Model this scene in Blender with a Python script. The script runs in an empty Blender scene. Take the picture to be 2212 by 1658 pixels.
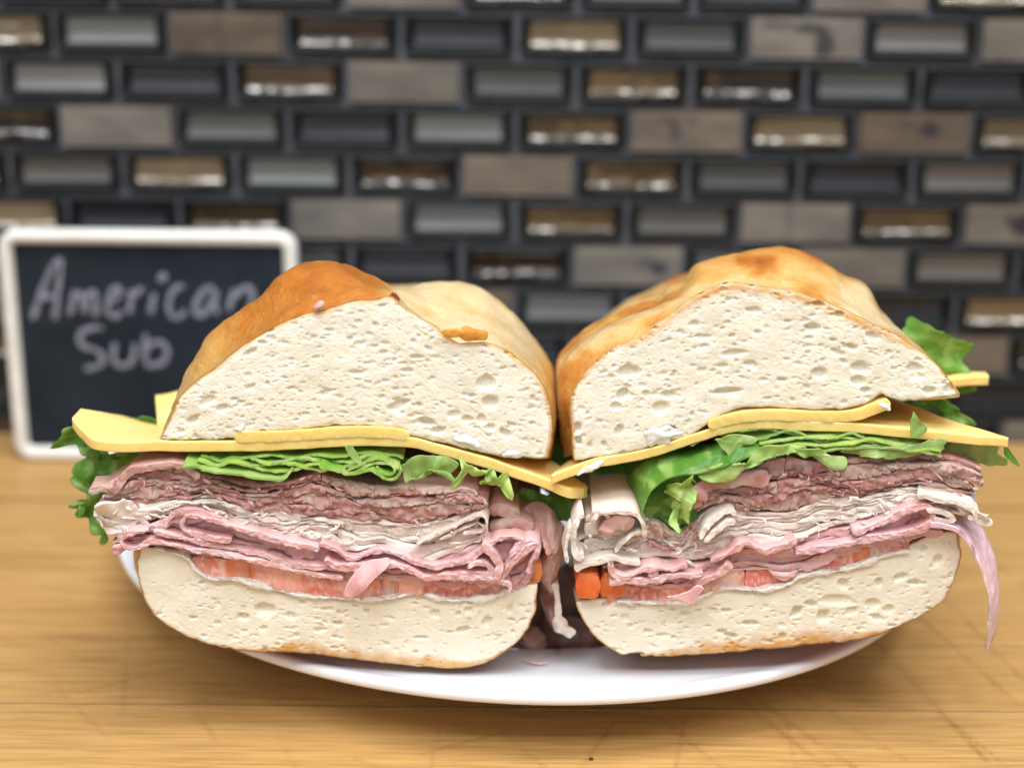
import bpy, bmesh, math, random
import numpy as np
from mathutils import Matrix, Vector

# ------------------------------------------------------------------ camera, world, lights
SC = bpy.context.scene
COL = SC.collection
FPX, PITCH, ROLL, CAMH = 3500.0, math.radians(17), math.radians(0.5), 0.237   # focal length in 2212-px photo pixels
ROT = Matrix.Rotation(math.pi/2 - PITCH, 3, 'X') @ Matrix.Rotation(ROLL, 3, 'Z')
cd = bpy.data.cameras.new('camera'); cam = bpy.data.objects.new('camera', cd); COL.objects.link(cam)
cam.matrix_world = Matrix.Translation((0, 0, CAMH)) @ ROT.to_4x4()
cd.sensor_width = 36; cd.lens = FPX/2212*36; cd.clip_start = 0.01; cd.clip_end = 50
cd.dof.use_dof = True; cd.dof.focus_distance = 0.447; cd.dof.aperture_fstop = 6.0; cd.dof.aperture_blades = 0
SC.camera = cam
w = bpy.data.worlds.new('World'); SC.world = w; w.use_nodes = True
w.node_tree.nodes['Background'].inputs[0].default_value = (0.86, 0.92, 1.0, 1)
w.node_tree.nodes['Background'].inputs[1].default_value = 0.29
SC.view_settings.view_transform = 'Standard'; SC.view_settings.look = 'None'
SC.view_settings.exposure = -0.36; SC.view_settings.gamma = 1
try: SC.view_settings.use_curve_mapping = False
except Exception: pass

def area_lamp(name, loc, target, sx, sy, power, col):
    l = bpy.data.lights.new(name, 'AREA'); l.shape = 'RECTANGLE'; l.size = sx; l.size_y = sy
    l.energy = power; l.color = col
    o = bpy.data.objects.new(name, l); COL.objects.link(o); o.location = loc
    d = Vector(target) - Vector(loc); o.rotation_euler = d.to_track_quat('-Z', 'Y').to_euler()
    return o
TGT = (0.0, 0.45, 0.05)
area_lamp('ceiling_panel', (0.1, 0.15, 1.40), TGT, 1.3, 0.5, 33.0, (0.96, 0.985, 1.0))
area_lamp('front_fill', (-0.5, -1.5, 0.95), TGT, 1.6, 1.1, 10.0, (0.93, 0.97, 1.0))  # soft fill added behind the camera to brighten the cut faces, no window known
for k in range(7):
    area_lamp('ceiling_spot', (-0.95 + 0.31*k, -0.45, 1.25), TGT, 0.12, 0.34, 3.4, (0.97, 0.985, 1.0))

# ------------------------------------------------------------------ numpy helpers
RN = np.array(ROT); CPOS = np.array([0, 0, CAMH])
def U(px, py, Y):
    "the point of the upright plane at distance Y seen at photo pixel (px, py)"
    d = RN @ np.array([(px-1106)/FPX, -(py-829)/FPX, -1.0]); return CPOS + d*(Y/d[1])
def UL(pts, Y): return np.array([U(p[0], p[1], p[2] if len(p) > 2 else Y) for p in pts])
def lin(r, g, b):
    c = np.array([r, g, b], float)/255
    return np.where(c <= .04045, c/12.92, ((c+.055)/1.055)**2.4)

def _hash(a, b, c, s):
    a = a.astype(np.uint32); b = b.astype(np.uint32); c = c.astype(np.uint32)
    with np.errstate(over='ignore'):
        h = a*np.uint32(374761393) + b*np.uint32(668265263) + c*np.uint32(2246822519) + np.uint32((s*974711+12345) & 0xffffffff)
        h = (h ^ (h >> np.uint32(13)))*np.uint32(1274126177); h = h ^ (h >> np.uint32(16))
        h = h*np.uint32(2654435761); h = h ^ (h >> np.uint32(15))
    return (h & np.uint32(0xffffff)).astype(np.float64)/16777215.0*2 - 1
def noise(x, y, z=0.0, s=0):
    x, y, z = np.broadcast_arrays(np.asarray(x, float), np.asarray(y, float), np.asarray(z, float))
    xi, yi, zi = np.floor(x), np.floor(y), np.floor(z)
    fx, fy, fz = x-xi, y-yi, z-zi
    fx = fx*fx*(3-2*fx); fy = fy*fy*(3-2*fy); fz = fz*fz*(3-2*fz)
    xi = xi.astype(np.int64); yi = yi.astype(np.int64); zi = zi.astype(np.int64)
    r = 0
    for dx in (0, 1):
        for dy in (0, 1):
            for dz in (0, 1):
                wgt = (fx if dx else 1-fx)*(fy if dy else 1-fy)*(fz if dz else 1-fz)
                r = r + wgt*_hash(xi+dx, yi+dy, zi+dz, s)
    return r
def fbm(x, y, z=0.0, s=0, o=3):
    r = 0; a = 1.0; f = 1.0; t = 0
    for k in range(o):
        r = r + a*noise(np.asarray(x)*f, np.asarray(y)*f, np.asarray(z)*f, s+k*17); t += a; a *= .5; f *= 2.07
    return r/t
def cells(x, y, s=0):
    "torn lumps: a random value per lump and the distance to the lump's edge"
    xi, yi = np.floor(x).astype(np.int64), np.floor(y).astype(np.int64); z = np.zeros_like(xi)
    f1 = np.full(x.shape, 9.); f2 = np.full(x.shape, 9.); val = np.zeros(x.shape)
    for dx in (-1, 0, 1):
        for dy in (-1, 0, 1):
            cx, cy = xi+dx, yi+dy
            d = np.hypot(cx+.5+.45*_hash(cx, cy, z, s)-x, cy+.5+.45*_hash(cx, cy, z+1, s)-y); v = _hash(cx, cy, z+2, s)
            near = d < f1; f2 = np.where(near, f1, np.minimum(f2, d)); val = np.where(near, v, val); f1 = np.where(near, d, f1)
    return val, f2-f1
def smooth(e0, e1, x):
    t = np.clip((np.asarray(x)-e0)/(e1-e0), 0, 1); return t*t*(3-2*t)
def catmull(P, n=12):
    P = np.asarray(P, float)
    if len(P) < 3: 
        t = np.linspace(0, 1, n)[:, None]; return P[0]*(1-t)+P[-1]*t
    Q = np.vstack([2*P[0]-P[1], P, 2*P[-1]-P[-2]]); out = []
    for i in range(1, len(Q)-2):
        a, b, c, d = Q[i-1], Q[i], Q[i+1], Q[i+2]
        for t in np.arange(n)/n:
            out.append(.5*((2*b)+(c-a)*t+(2*a-5*b+4*c-d)*t*t+(3*b-a-3*c+d)*t**3))
    out.append(P[-1]); return np.array(out)
def resample(P, n):
    d = np.r_[0, np.cumsum(np.linalg.norm(np.diff(P, axis=0), axis=1))]
    t = np.linspace(0, d[-1], n); return np.stack([np.interp(t, d, P[:, k]) for k in range(P.shape[1])], 1)
def length(P): return np.linalg.norm(np.diff(P, axis=0), axis=1).sum()

def mesh_np(name, V, F, mats, col=None, smooth_=True, midx=None, parent=None):
    "one mesh object from arrays: V (n,3), F list/array of equal-length faces or list of arrays"
    me = bpy.data.meshes.new(name)
    Fs = F if isinstance(F, list) else [F]
    Fs = [np.asarray(f, np.int32) for f in Fs if len(f)]
    nv = len(V); nl = sum(f.size for f in Fs); npoly = sum(len(f) for f in Fs)
    me.vertices.add(nv); me.vertices.foreach_set('co', np.asarray(V, np.float32).ravel())
    me.loops.add(nl); me.loops.foreach_set('vertex_index', np.concatenate([f.ravel() for f in Fs]))
    sizes = np.concatenate([np.full(len(f), f.shape[1], np.int32) for f in Fs])
    me.polygons.add(npoly)
    me.polygons.foreach_set('loop_start', np.r_[0, np.cumsum(sizes)[:-1]].astype(np.int32))
    try: me.polygons.foreach_set('loop_total', sizes)
    except Exception: pass
    me.polygons.foreach_set('use_smooth', np.full(npoly, smooth_, bool))
    for m in (mats if isinstance(mats, (list, tuple)) else [mats]): me.materials.append(m)
    if midx is not None: me.polygons.foreach_set('material_index', np.asarray(midx, np.int32))
    if col is not None:
        a = me.color_attributes.new('Col', 'FLOAT_COLOR', 'POINT')
        c = np.ones((nv, 4), np.float32); c[:, :3] = np.clip(col, 0, 1); a.data.foreach_set('color', c.ravel())
    me.update(); me.validate()
    o = bpy.data.objects.new(name, me); COL.objects.link(o)
    if parent is not None: o.parent = parent
    return o
def gridq(n, m, wrap_n=False, off=0, flip=False):
    "quads of an n x m vertex grid stored row by row"
    i = np.arange(n if wrap_n else n-1)[:, None]; j = np.arange(m-1)[None, :]
    i2 = (i+1) % n
    q = np.stack([i*m+j, i2*m+j, i2*m+j+1, i*m+j+1], -1).reshape(-1, 4)+off
    return q[:, ::-1] if flip else q
def thing(name, label, cat, loc=(0, 0, 0), group=None):
    o = bpy.data.objects.new(name, None); COL.objects.link(o); o.empty_display_size = .02
    o['label'] = label; o['category'] = cat
    if group: o['group'] = group
    return o
def tag(o, label, cat, group=None):
    o['label'] = label; o['category'] = cat
    if group: o['group'] = group
    return o

# ------------------------------------------------------------------ materials
def newmat(name):
    m = bpy.data.materials.new(name); m.use_nodes = True
    nt = m.node_tree; return m, nt, nt.nodes['Principled BSDF']
def setp(b, **k):
    for n, v in k.items():
        n = n.replace('_', ' ')
        for i in b.inputs:
            if i.name.lower() == n.lower(): i.default_value = v
def add_bump(nt, b, scale, strength, dist=.0005, detail=4, vec=(1, 1, 1)):
    tc = nt.nodes.new('ShaderNodeTexCoord'); mp = nt.nodes.new('ShaderNodeMapping')
    mp.inputs['Scale'].default_value = vec
    nz = nt.nodes.new('ShaderNodeTexNoise'); nz.inputs['Scale'].default_value = scale; nz.inputs['Detail'].default_value = detail
    bp = nt.nodes.new('ShaderNodeBump'); bp.inputs['Strength'].default_value = strength; bp.inputs['Distance'].default_value = dist
    nt.links.new(tc.outputs['Object'], mp.inputs[0]); nt.links.new(mp.outputs[0], nz.inputs['Vector'])
    nt.links.new(nz.outputs[0], bp.inputs['Height']); nt.links.new(bp.outputs[0], b.inputs['Normal'])
    return nz
def attr_mat(name, rough=.6, sss=0., rad=(1, .5, .3), sscale=.002, spec=.4, coat=0., bump=None, transl=0., vec=(1, 1, 1)):
    m, nt, b = newmat(name)
    a = nt.nodes.new('ShaderNodeAttribute'); a.attribute_name = 'Col'
    nt.links.new(a.outputs['Color'], b.inputs['Base Color'])
    setp(b, Roughness=rough, Subsurface_Weight=sss, Subsurface_Radius=rad, Subsurface_Scale=sscale,
         Specular_IOR_Level=spec, Coat_Weight=coat, Coat_Roughness=.15)
    if bump: add_bump(nt, b, bump[0], bump[1], bump[2], vec=vec)
    if transl:
        t = nt.nodes.new('ShaderNodeBsdfTranslucent'); mx = nt.nodes.new('ShaderNodeMixShader')
        mx.inputs[0].default_value = transl
        nt.links.new(a.outputs['Color'], t.inputs['Color']); nt.links.new(b.outputs[0], mx.inputs[1]); nt.links.new(t.outputs[0], mx.inputs[2])
        nt.links.new(mx.outputs[0], nt.nodes['Material Output'].inputs['Surface'])
    return m
def flat_mat(name, c, rough=.5, metallic=0., spec=.5, coat=0., bump=None, sss=0., sscale=.002):
    m, nt, b = newmat(name)
    setp(b, Base_Color=(*c, 1), Roughness=rough, Metallic=metallic, Specular_IOR_Level=spec, Coat_Weight=coat, Coat_Roughness=.1,
         Subsurface_Weight=sss, Subsurface_Scale=sscale, Subsurface_Radius=(1, .9, .8))
    if bump: add_bump(nt, b, *bump)
    return m
def mottled(name, c0, c1, scale, rough=.5, metallic=0., spec=.5, vec=(1, 1, 1), bump=None, lo=.35, hi=.65, coat=0.):
    m, nt, b = newmat(name)
    tc = nt.nodes.new('ShaderNodeTexCoord'); mp = nt.nodes.new('ShaderNodeMapping'); mp.inputs['Scale'].default_value = vec
    oi = nt.nodes.new('ShaderNodeObjectInfo'); ad = nt.nodes.new('ShaderNodeVectorMath'); ad.operation = 'MULTIPLY_ADD'
    ad.inputs[1].default_value = (1, 1, 1)
    sc = nt.nodes.new('ShaderNodeMath'); sc.operation = 'MULTIPLY'; sc.inputs[1].default_value = 37.0
    nt.links.new(oi.outputs['Random'], sc.inputs[0]); nt.links.new(tc.outputs['Object'], ad.inputs[0]); nt.links.new(sc.outputs[0], ad.inputs[2])
    nt.links.new(ad.outputs[0], mp.inputs[0])
    nz = nt.nodes.new('ShaderNodeTexNoise'); nz.inputs['Scale'].default_value = scale; nz.inputs['Detail'].default_value = 6
    cr = nt.nodes.new('ShaderNodeValToRGB'); cr.color_ramp.elements[0].position = lo; cr.color_ramp.elements[1].position = hi
    cr.color_ramp.elements[0].color = (*c0, 1); cr.color_ramp.elements[1].color = (*c1, 1)
    nt.links.new(mp.outputs[0], nz.inputs['Vector']); nt.links.new(nz.outputs[0], cr.inputs[0])
    # each piece a little lighter or darker than the next
    hs = nt.nodes.new('ShaderNodeHueSaturation'); mr = nt.nodes.new('ShaderNodeMapRange')
    mr.inputs[3].default_value = .82; mr.inputs[4].default_value = 1.18
    nt.links.new(oi.outputs['Random'], mr.inputs[0]); nt.links.new(mr.outputs[0], hs.inputs['Value'])
    nt.links.new(cr.outputs[0], hs.inputs['Color']); nt.links.new(hs.outputs[0], b.inputs['Base Color'])
    setp(b, Roughness=rough, Metallic=metallic, Specular_IOR_Level=spec, Coat_Weight=coat, Coat_Roughness=.04)
    if bump:
        bp = nt.nodes.new('ShaderNodeBump'); bp.inputs['Strength'].default_value = bump[0]; bp.inputs['Distance'].default_value = bump[1]
        nt.links.new(nz.outputs[0], bp.inputs['Height']); nt.links.new(bp.outputs[0], b.inputs['Normal'])
    return m

M = {}
M['crumb'] = attr_mat('bread_crumb', .8, .75, (1, .86, .66), .0017, .2, bump=(1800, .12, .0003))
M['crust'] = attr_mat('bread_crust', .34, .15, (1, .6, .3), .001, .45, .12, bump=(560, .8, .0007))
M['cheese'] = attr_mat('cheese', .42, .6, (1, .75, .3), .003, .4, bump=(300, .12, .0004))
M['beef'] = attr_mat('roast_beef', .5, .2, (1, .5, .4), .001, .4, bump=(1200, .3, .0003))
M['turkey'] = attr_mat('turkey', .5, .25, (1, .8, .65), .001, .4, bump=(1200, .25, .0003))
M['ham'] = attr_mat('ham', .22, .35, (1, .5, .4), .0015, .5, bump=(800, .4, .0004))
M['tomato'] = attr_mat('tomato', .13, .5, (1, .3, .15), .002, .5, bump=(600, .3, .0004))
M['mayo'] = flat_mat('mayonnaise', (.88, .84, .75), .22, spec=.5, sss=.5, bump=(260, .3, .0006))
M['lettuce'] = attr_mat('lettuce', .38, .0, spec=.45, bump=(330, .4, .0006), transl=.42)
M['china'] = flat_mat('white_china', (.84, .86, .91), .12, spec=.5, coat=.4)
M['grout'] = mottled('grout', (.095, .095, .118), (.150, .148, .172), 90, .9, bump=(.4, .001))
M['glass_edge'] = flat_mat('tile_glass_edge', (.009, .011, .011), .3, spec=.28)
M['a'] = mottled('light_amber_glass', (.11, .078, .042), (.19, .145, .088), 25, .14, .12, vec=(.4, 1, 2), lo=.3, hi=.7, coat=1.0)
M['m'] = mottled('amber_glass', (.045, .029, .014), (.11, .073, .038), 25, .14, .12, vec=(.4, 1, 2), lo=.3, hi=.7, coat=1.0)
M['d'] = mottled('dark_brown_glass', (.018, .011, .007), (.042, .026, .013), 25, .14, .25, vec=(.4, 1, 2), lo=.3, hi=.7, coat=1.0)
M['s'] = mottled('silver_glass', (.13, .137, .134), (.165, .172, .168), 60, .38, .45, vec=(.2, 1, 3))
M['g'] = mottled('grey_glass', (.075, .079, .079), (.10, .104, .102), 60, .40, .45, vec=(.2, 1, 3))
M['t'] = mottled('taupe_glass', (.11, .10, .095), (.145, .135, .125), 60, .40, .45, vec=(.2, 1, 3))
M['c'] = mottled('charcoal_glass', (.022, .024, .028), (.034, .036, .042), 60, .40, .4, vec=(.2, 1, 3))
M['stone'] = attr_mat('stone_tile', .7, spec=.3, bump=(160, .3, .0006))
M['frame'] = mottled('white_painted_wood', (.60, .585, .54), (.68, .66, .62), 120, .55, vec=(.3, 1, 1))
M['slate'] = mottled('chalkboard_slate', (.010, .014, .020), (.017, .023, .031), 70, .75, lo=.3, hi=.7, spec=.12)
M['chalk'] = mottled('chalk', (.12, .125, .16), (.21, .215, .26), 500, .95, lo=.3, hi=.7)

# ------------------------------------------------------------------ countertop: butcher block staves, knife-marked
YB, YWALL = .20, .692
def wood_mat():
    m, nt, b = newmat('butcher_block')
    tc = nt.nodes.new('ShaderNodeTexCoord'); mp = nt.nodes.new('ShaderNodeMapping'); mp.inputs['Scale'].default_value = (5, 230, 30)
    oi = nt.nodes.new('ShaderNodeObjectInfo'); sc = nt.nodes.new('ShaderNodeMath'); sc.operation = 'MULTIPLY'; sc.inputs[1].default_value = 61
    cb = nt.nodes.new('ShaderNodeCombineXYZ'); nt.links.new(oi.outputs['Random'], sc.inputs[0]); nt.links.new(sc.outputs[0], cb.inputs[0]); nt.links.new(sc.outputs[0], cb.inputs[2])
    nt.links.new(cb.outputs[0], mp.inputs['Location'])
    nz = nt.nodes.new('ShaderNodeTexNoise'); nz.inputs['Scale'].default_value = 1.6; nz.inputs['Detail'].default_value = 9; nz.inputs['Roughness'].default_value = .62
    nz.inputs['Distortion'].default_value = .6
    cr = nt.nodes.new('ShaderNodeValToRGB'); e = cr.color_ramp.elements
    e[0].position = .22; e[0].color = (.41, .215, .070, 1); e[1].position = .80; e[1].color = (.58, .355, .138, 1)
    x = e.new(.5); x.color = (.50, .288, .098, 1)
    nt.links.new(tc.outputs['Object'], mp.inputs[0]); nt.links.new(mp.outputs[0], nz.inputs['Vector']); nt.links.new(nz.outputs[0], cr.inputs[0])
    # fine pores
    mp2 = nt.nodes.new('ShaderNodeMapping'); mp2.inputs['Scale'].default_value = (40, 900, 60)
    n2 = nt.nodes.new('ShaderNodeTexNoise'); n2.inputs['Scale'].default_value = 1.0; n2.inputs['Detail'].default_value = 3
    r2 = nt.nodes.new('ShaderNodeMapRange'); r2.inputs[1].default_value = .35; r2.inputs[2].default_value = .6; r2.inputs[3].default_value = .78; r2.inputs[4].default_value = 1.06
    nt.links.new(tc.outputs['Object'], mp2.inputs[0]); nt.links.new(mp2.outputs[0], n2.inputs['Vector']); nt.links.new(n2.outputs[0], r2.inputs[0])
    hs = nt.nodes.new('ShaderNodeHueSaturation'); mr = nt.nodes.new('ShaderNodeMapRange'); mr.inputs[3].default_value = .97; mr.inputs[4].default_value = 1.03
    nt.links.new(oi.outputs['Random'], mr.inputs[0])
    mm = nt.nodes.new('ShaderNodeMath'); mm.operation = 'MULTIPLY'; nt.links.new(mr.outputs[0], mm.inputs[0]); nt.links.new(r2.outputs[0], mm.inputs[1])
    nt.links.new(cr.outputs[0], hs.inputs['Color']); nt.links.new(mm.outputs[0], hs.inputs['Value'])
    a = nt.nodes.new('ShaderNodeAttribute'); a.attribute_name = 'Col'
    mx = nt.nodes.new('ShaderNodeMix'); mx.data_type = 'RGBA'; mx.blend_type = 'MULTIPLY'; mx.inputs[0].default_value = 1
    nt.links.new(hs.outputs[0], mx.inputs[6]); nt.links.new(a.outputs['Color'], mx.inputs[7]); nt.links.new(mx.outputs[2], b.inputs['Base Color'])
    setp(b, Roughness=.42, Specular_IOR_Level=.35)
    bp = nt.nodes.new('ShaderNodeBump'); bp.inputs['Strength'].default_value = .15; bp.inputs['Distance'].default_value = .0004
    nt.links.new(nz.outputs[0], bp.inputs['Height']); nt.links.new(bp.outputs[0], b.inputs['Normal'])
    return m
M['wood'] = wood_mat()
top = bpy.data.objects.new('countertop', None)
bmb = bmesh.new(); bmesh.ops.create_cube(bmb, size=1)
for v in bmb.verts: v.co = Vector((v.co.x*1.1, .4445+v.co.y*.505, -.024+v.co.z*.030))
mb = bpy.data.meshes.new('countertop'); bmb.to_mesh(mb); bmb.free(); mb.materials.append(M['wood'])
counter = bpy.data.objects.new('countertop', mb); COL.objects.link(counter); counter['kind'] = 'structure'
ca = mb.color_attributes.new('Col', 'FLOAT_COLOR', 'POINT')
for d in ca.data: d.color = (1, 1, 1, 1)
rng = np.random.default_rng(5)
def GP(px, py):
    d = RN @ np.array([(px-1106)/FPX, -(py-829)/FPX, -1.0]); p = CPOS + d*(-CAMH/d[2]); return p[:2]
CUTS = []     # knife marks: segment, half width, depth of colour
for (x0, y0, x1, y1, wd, dk) in [
    (1560, 1480, 1790, 1658, 1.0, .55), (1590, 1478, 1850, 1658, .8, .5), (1640, 1440, 1960, 1640, .7, .45), (1840, 1330, 2130, 1640, .9, .5),
    (1950, 1300, 2212, 1530, .8, .5), (2000, 1250, 2212, 1470, .8, .45), (1900, 1240, 1960, 1330, .6, .4), (1400, 1530, 1560, 1658, .6, .4),
    (1330, 1560, 1250, 1658, .7, .45), (1060, 1560, 1180, 1658, .5, .35), (420, 1530, 470, 1600, .6, .35), (600, 1580, 640, 1658, .5, .35),
    (120, 1480, 240, 1600, .5, .3), (1700, 1560, 1720, 1658, .6, .35), (2060, 1560, 2180, 1658, .6, .4), (1760, 1600, 1960, 1620, .5, .35), (950, 1570, 930, 1658, .5, .3),
    (1480, 1540, 1460, 1658, .6, .35), (2100, 1180, 2212, 1260, .6, .35), (60, 1350, 180, 1420, .5, .25)]:
    CUTS.append((*GP(x0, y0), *GP(x1, y1), wd*.0009, dk))
for k in range(26):
    x0, y0 = rng.uniform(-.24, .24), rng.uniform(.40, .62); an = rng.uniform(.5, 1.4)*rng.choice([-1, 1]); L = rng.uniform(.015, .07)
    CUTS.append((x0, y0, x0+L*math.cos(an), y0+L*math.sin(an), .0005, rng.uniform(.15, .35)))
yb = [.19]
while yb[-1] < .697: yb.append(yb[-1]+rng.uniform(.036, .046))
YSEAM = GP(2170, 1222)[1]
k = int(np.argmin(np.abs(np.array(yb)-YSEAM))); yb[k] = YSEAM
yb[-1] = .697
if yb[-1]-yb[-2] < .012: yb.pop(-2)
for i in range(len(yb)-1):
    a, b_ = yb[i]+.00008, yb[i+1]-.00008
    fine = b_ > .38
    xs = np.arange(-.30, .3001, .0011) if fine else np.linspace(-.3, .3, 40)
    xs = np.r_[-.55, -.45, -.36, xs, .36, .45, .55]
    ys = np.linspace(a, b_, max(4, int((b_-a)/.0011) if fine else 4))
    X, Y = np.meshgrid(xs, ys, indexing='ij')
    edge = np.minimum(Y-a, b_-Y)
    Z = .00025*fbm(X*20, Y*60, 0, 3)-(.0004 if abs(a-YSEAM) < .001 or abs(b_-YSEAM) < .001 else .00008)*np.exp(-edge/.0004)
    c = np.ones(X.shape)
    for (x0, y0, x1, y1, hw, dk) in CUTS:
        if max(y0, y1) < a-.003 or min(y0, y1) > b_+.003: continue
        dx, dy = x1-x0, y1-y0; t = np.clip(((X-x0)*dx+(Y-y0)*dy)/(dx*dx+dy*dy), 0, 1)
        dd = np.hypot(X-x0-t*dx, Y-y0-t*dy)+.0003*noise(X*300, Y*300, 0, 9)
        q = np.exp(-(dd/hw)**2); c = c*(1-.62*dk*q*(.6+.5*noise(X*120, Y*120, 0, 8))); Z = Z-.0002*q
    c = c*(1-.10*smooth(.1, .6, fbm(X*14+3, Y*22, 0, 77)))            # old stains
    colr = np.stack([c, c**1.35, c**1.8], -1)
    n, m = X.shape
    V = np.stack([X, Y, Z-.0], -1).reshape(-1, 3)
    # skirt down into the block
    ring = np.r_[np.arange(n)*m, (n-1)*m+np.arange(1, m), (np.arange(n-2, -1, -1))*m+m-1, np.arange(m-2, 0, -1)]
    S = V[ring].copy(); S[:, 2] = -.0075; nv = len(V)
    r2 = np.arange(len(ring)); r3 = (r2+1) % len(ring)
    sk = np.stack([ring[r2], nv+r2, nv+r3, ring[r3]], -1)[:, ::-1]
    mesh_np('plank', np.vstack([V, S]), np.vstack([gridq(n, m), sk]), M['wood'], np.vstack([colr.reshape(-1, 3), np.ones((len(S), 3))]), parent=counter)

# ------------------------------------------------------------------ tiled wall
PZ, PX = .0196, .0485
wv = np.array([[-.6, YWALL+.002, -.06], [.6, YWALL+.002, -.06], [.6, YWALL+.002, .62], [-.6, YWALL+.002, .62],
               [-.6, YWALL+.06, -.06], [.6, YWALL+.06, -.06], [.6, YWALL+.06, .62], [-.6, YWALL+.06, .62]])
wq = [[0, 1, 2, 3], [5, 4, 7, 6], [4, 0, 3, 7], [1, 5, 6, 2], [3, 2, 6, 7], [4, 5, 1, 0]]
wall = mesh_np('wall', wv, np.array(wq), M['grout'], smooth_=False); wall['kind'] = 'structure'
TW, TH = .0458, .0166
def glass_mesh(seed, gloss):
    "pillow of glass: dark bevelled rim all round, a dished coloured face inside that turns up at its foot"
    fr_x, fr_z = .0037, .0028
    nx, nz = 22, 16
    u = np.linspace(-1, 1, nx); v = np.linspace(-1, 1, nz)
    Uu, Vv = np.meshgrid(u, v, indexing='ij')
    ix, iz = TW/2-fr_x, TH/2-fr_z
    X = Uu*ix*(1-.03*noise(Vv*2, seed*3.1, 0, 4)*(abs(Uu) > .9)); Z = Vv*iz
    # depth into the wall (+Y): dished; the foot bends forward
    a = np.clip((-Vv-(.52 if gloss else .25))/(.48 if gloss else .75), 0, 1)
    foot = (.00145 if gloss else .0011)*(a+.10*a*(a-1))
    head = .0006*np.clip((Vv-.6)/.4, 0, 1)**2
    wob = (.00038 if gloss else .00006)*fbm(X*120+seed*7, Z*160, 0, seed, 2)
    Y = .0022-foot-head+wob
    Z = Z + (.0005*noise(Uu*1.5+seed*5, 0, 0, 21) * a if gloss else 0)
    V = [np.stack([X, Y, Z], -1).reshape(-1, 3)]; F = [gridq(nx, nz, flip=True)]
    ring = np.r_[np.arange(nx)*nz, (nx-1)*nz+np.arange(1, nz), np.arange(nx-2, -1, -1)*nz+nz-1, np.arange(nz-2, 0, -1)]
    base = V[0][ring]; n = len(ring); off = nx*nz
    lev = []
    for (g, y) in ((.55, -.0003), (.95, .0002), (1.0, .0042)):
        p = base.copy()
        sx = np.sign(p[:, 0])*np.clip((abs(p[:, 0])-ix*.985)/(ix*.015), 0, 1); sz = np.sign(p[:, 2])*np.clip((abs(p[:, 2])-iz*.95)/(iz*.05), 0, 1)
        tx = np.where(abs(base[:, 0]) > ix*.9, np.sign(base[:, 0])*(ix+fr_x*g), base[:, 0]*(1+fr_x*g/ix))
        tx = np.clip(base[:, 0]*(ix+fr_x*g)/ix, -(ix+fr_x*g), ix+fr_x*g); tz = np.clip(base[:, 2]*(iz+fr_z*g)/iz, -(iz+fr_z*g), iz+fr_z*g)
        p[:, 0] = tx; p[:, 2] = tz; p[:, 1] = y; lev.append(p)
    idx = [ring]+[off+k*n+np.arange(n) for k in range(3)]
    q = []
    for k in range(3):
        A, B = idx[k], idx[k+1]; A2, B2 = np.roll(A, -1), np.roll(B, -1); q.append(np.stack([A, A2, B2, B], -1)[:, ::-1])
    V = np.vstack(V+lev); Q = np.vstack(F+q)
    mi = np.r_[np.zeros(len(F[0]), int), np.ones(sum(len(x) for x in q), int)]
    return V, Q, mi
def stone_mesh(seed, kind):
    nx, nz = 26, 12
    u = np.linspace(-1, 1, nx); v = np.linspace(-1, 1, nz); Uu, Vv = np.meshgrid(u, v, indexing='ij')
    X = Uu*(TW/2+.0004); Z = Vv*(TH/2+.0004)
    ed = np.maximum(abs(Uu), abs(Vv)**1.0)
    Y = -.0002+.0006*smooth(.93, 1, abs(Uu))+.0006*smooth(.86, 1, abs(Vv))+.00012*fbm(X*200, Z*300, 0, seed)
    b = lin(*[(148, 133, 118), (156, 147, 137), (128, 112, 96), (146, 138, 127)][seed % 4])*.43
    f = fbm(X*60+seed*9, Z*170, 0, seed+3)
    c = b*(1+.38*f[..., None])
    c[..., 2] *= (1-.06*f)
    def spot(cx, cz, rx, rz, k=.85):
        d = ((X-cx)/rx)**2+((Z-cz)/rz)**2; d = d*(1+.5*noise(X*400, Z*400, 0, seed)); return k*smooth(1.25, .5, d)
    s = np.zeros(X.shape)
    if kind == 'spot': s = np.maximum(spot(.006, .001, .0045, .0042), spot(-.004, .003, .003, .0015, .4))
    if kind == 'dot': s = np.maximum(spot(.0135, -.001, .0034, .0036), spot(.008, .001, .004, .0016, .5))
    if kind == 'edge': s = spot(.004, .0, .011, .0048, .95)
    if kind == 'blotch': s = np.maximum(np.maximum(spot(.008, -.003, .0045, .005), spot(.003, .0035, .008, .0022)), spot(-.013, .005, .007, .002, .5))
    if kind == 'marks': s = np.maximum(spot(-.005, .0, .0022, .006, .6), np.maximum(spot(-.008, .004, .005, .0013, .6), spot(.002, .003, .003, .0013, .5)))
    if kind == 'seam': s = .45*np.exp(-((X+.003)/.0006)**2)
    c = c*(1-s[..., None])+np.array([.018, .018, .026])*s[..., None]
    V = np.stack([X, Y, Z], -1).reshape(-1, 3); F = gridq(nx, nz, flip=True)
    ring = np.r_[np.arange(nx)*nz, (nx-1)*nz+np.arange(1, nz), np.arange(nx-2, -1, -1)*nz+nz-1, np.arange(nz-2, 0, -1)]
    S = V[ring].copy(); S[:, 1] = .0042; nv = len(V); r = np.arange(len(ring)); r3 = (r+1) % len(ring)
    sk = np.stack([ring[r], nv+r, nv+r3, ring[r3]], -1)
    return np.vstack([V, S]), np.vstack([F, sk]), np.vstack([c.reshape(-1, 3), c.reshape(-1, 3)[ring]])
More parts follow.
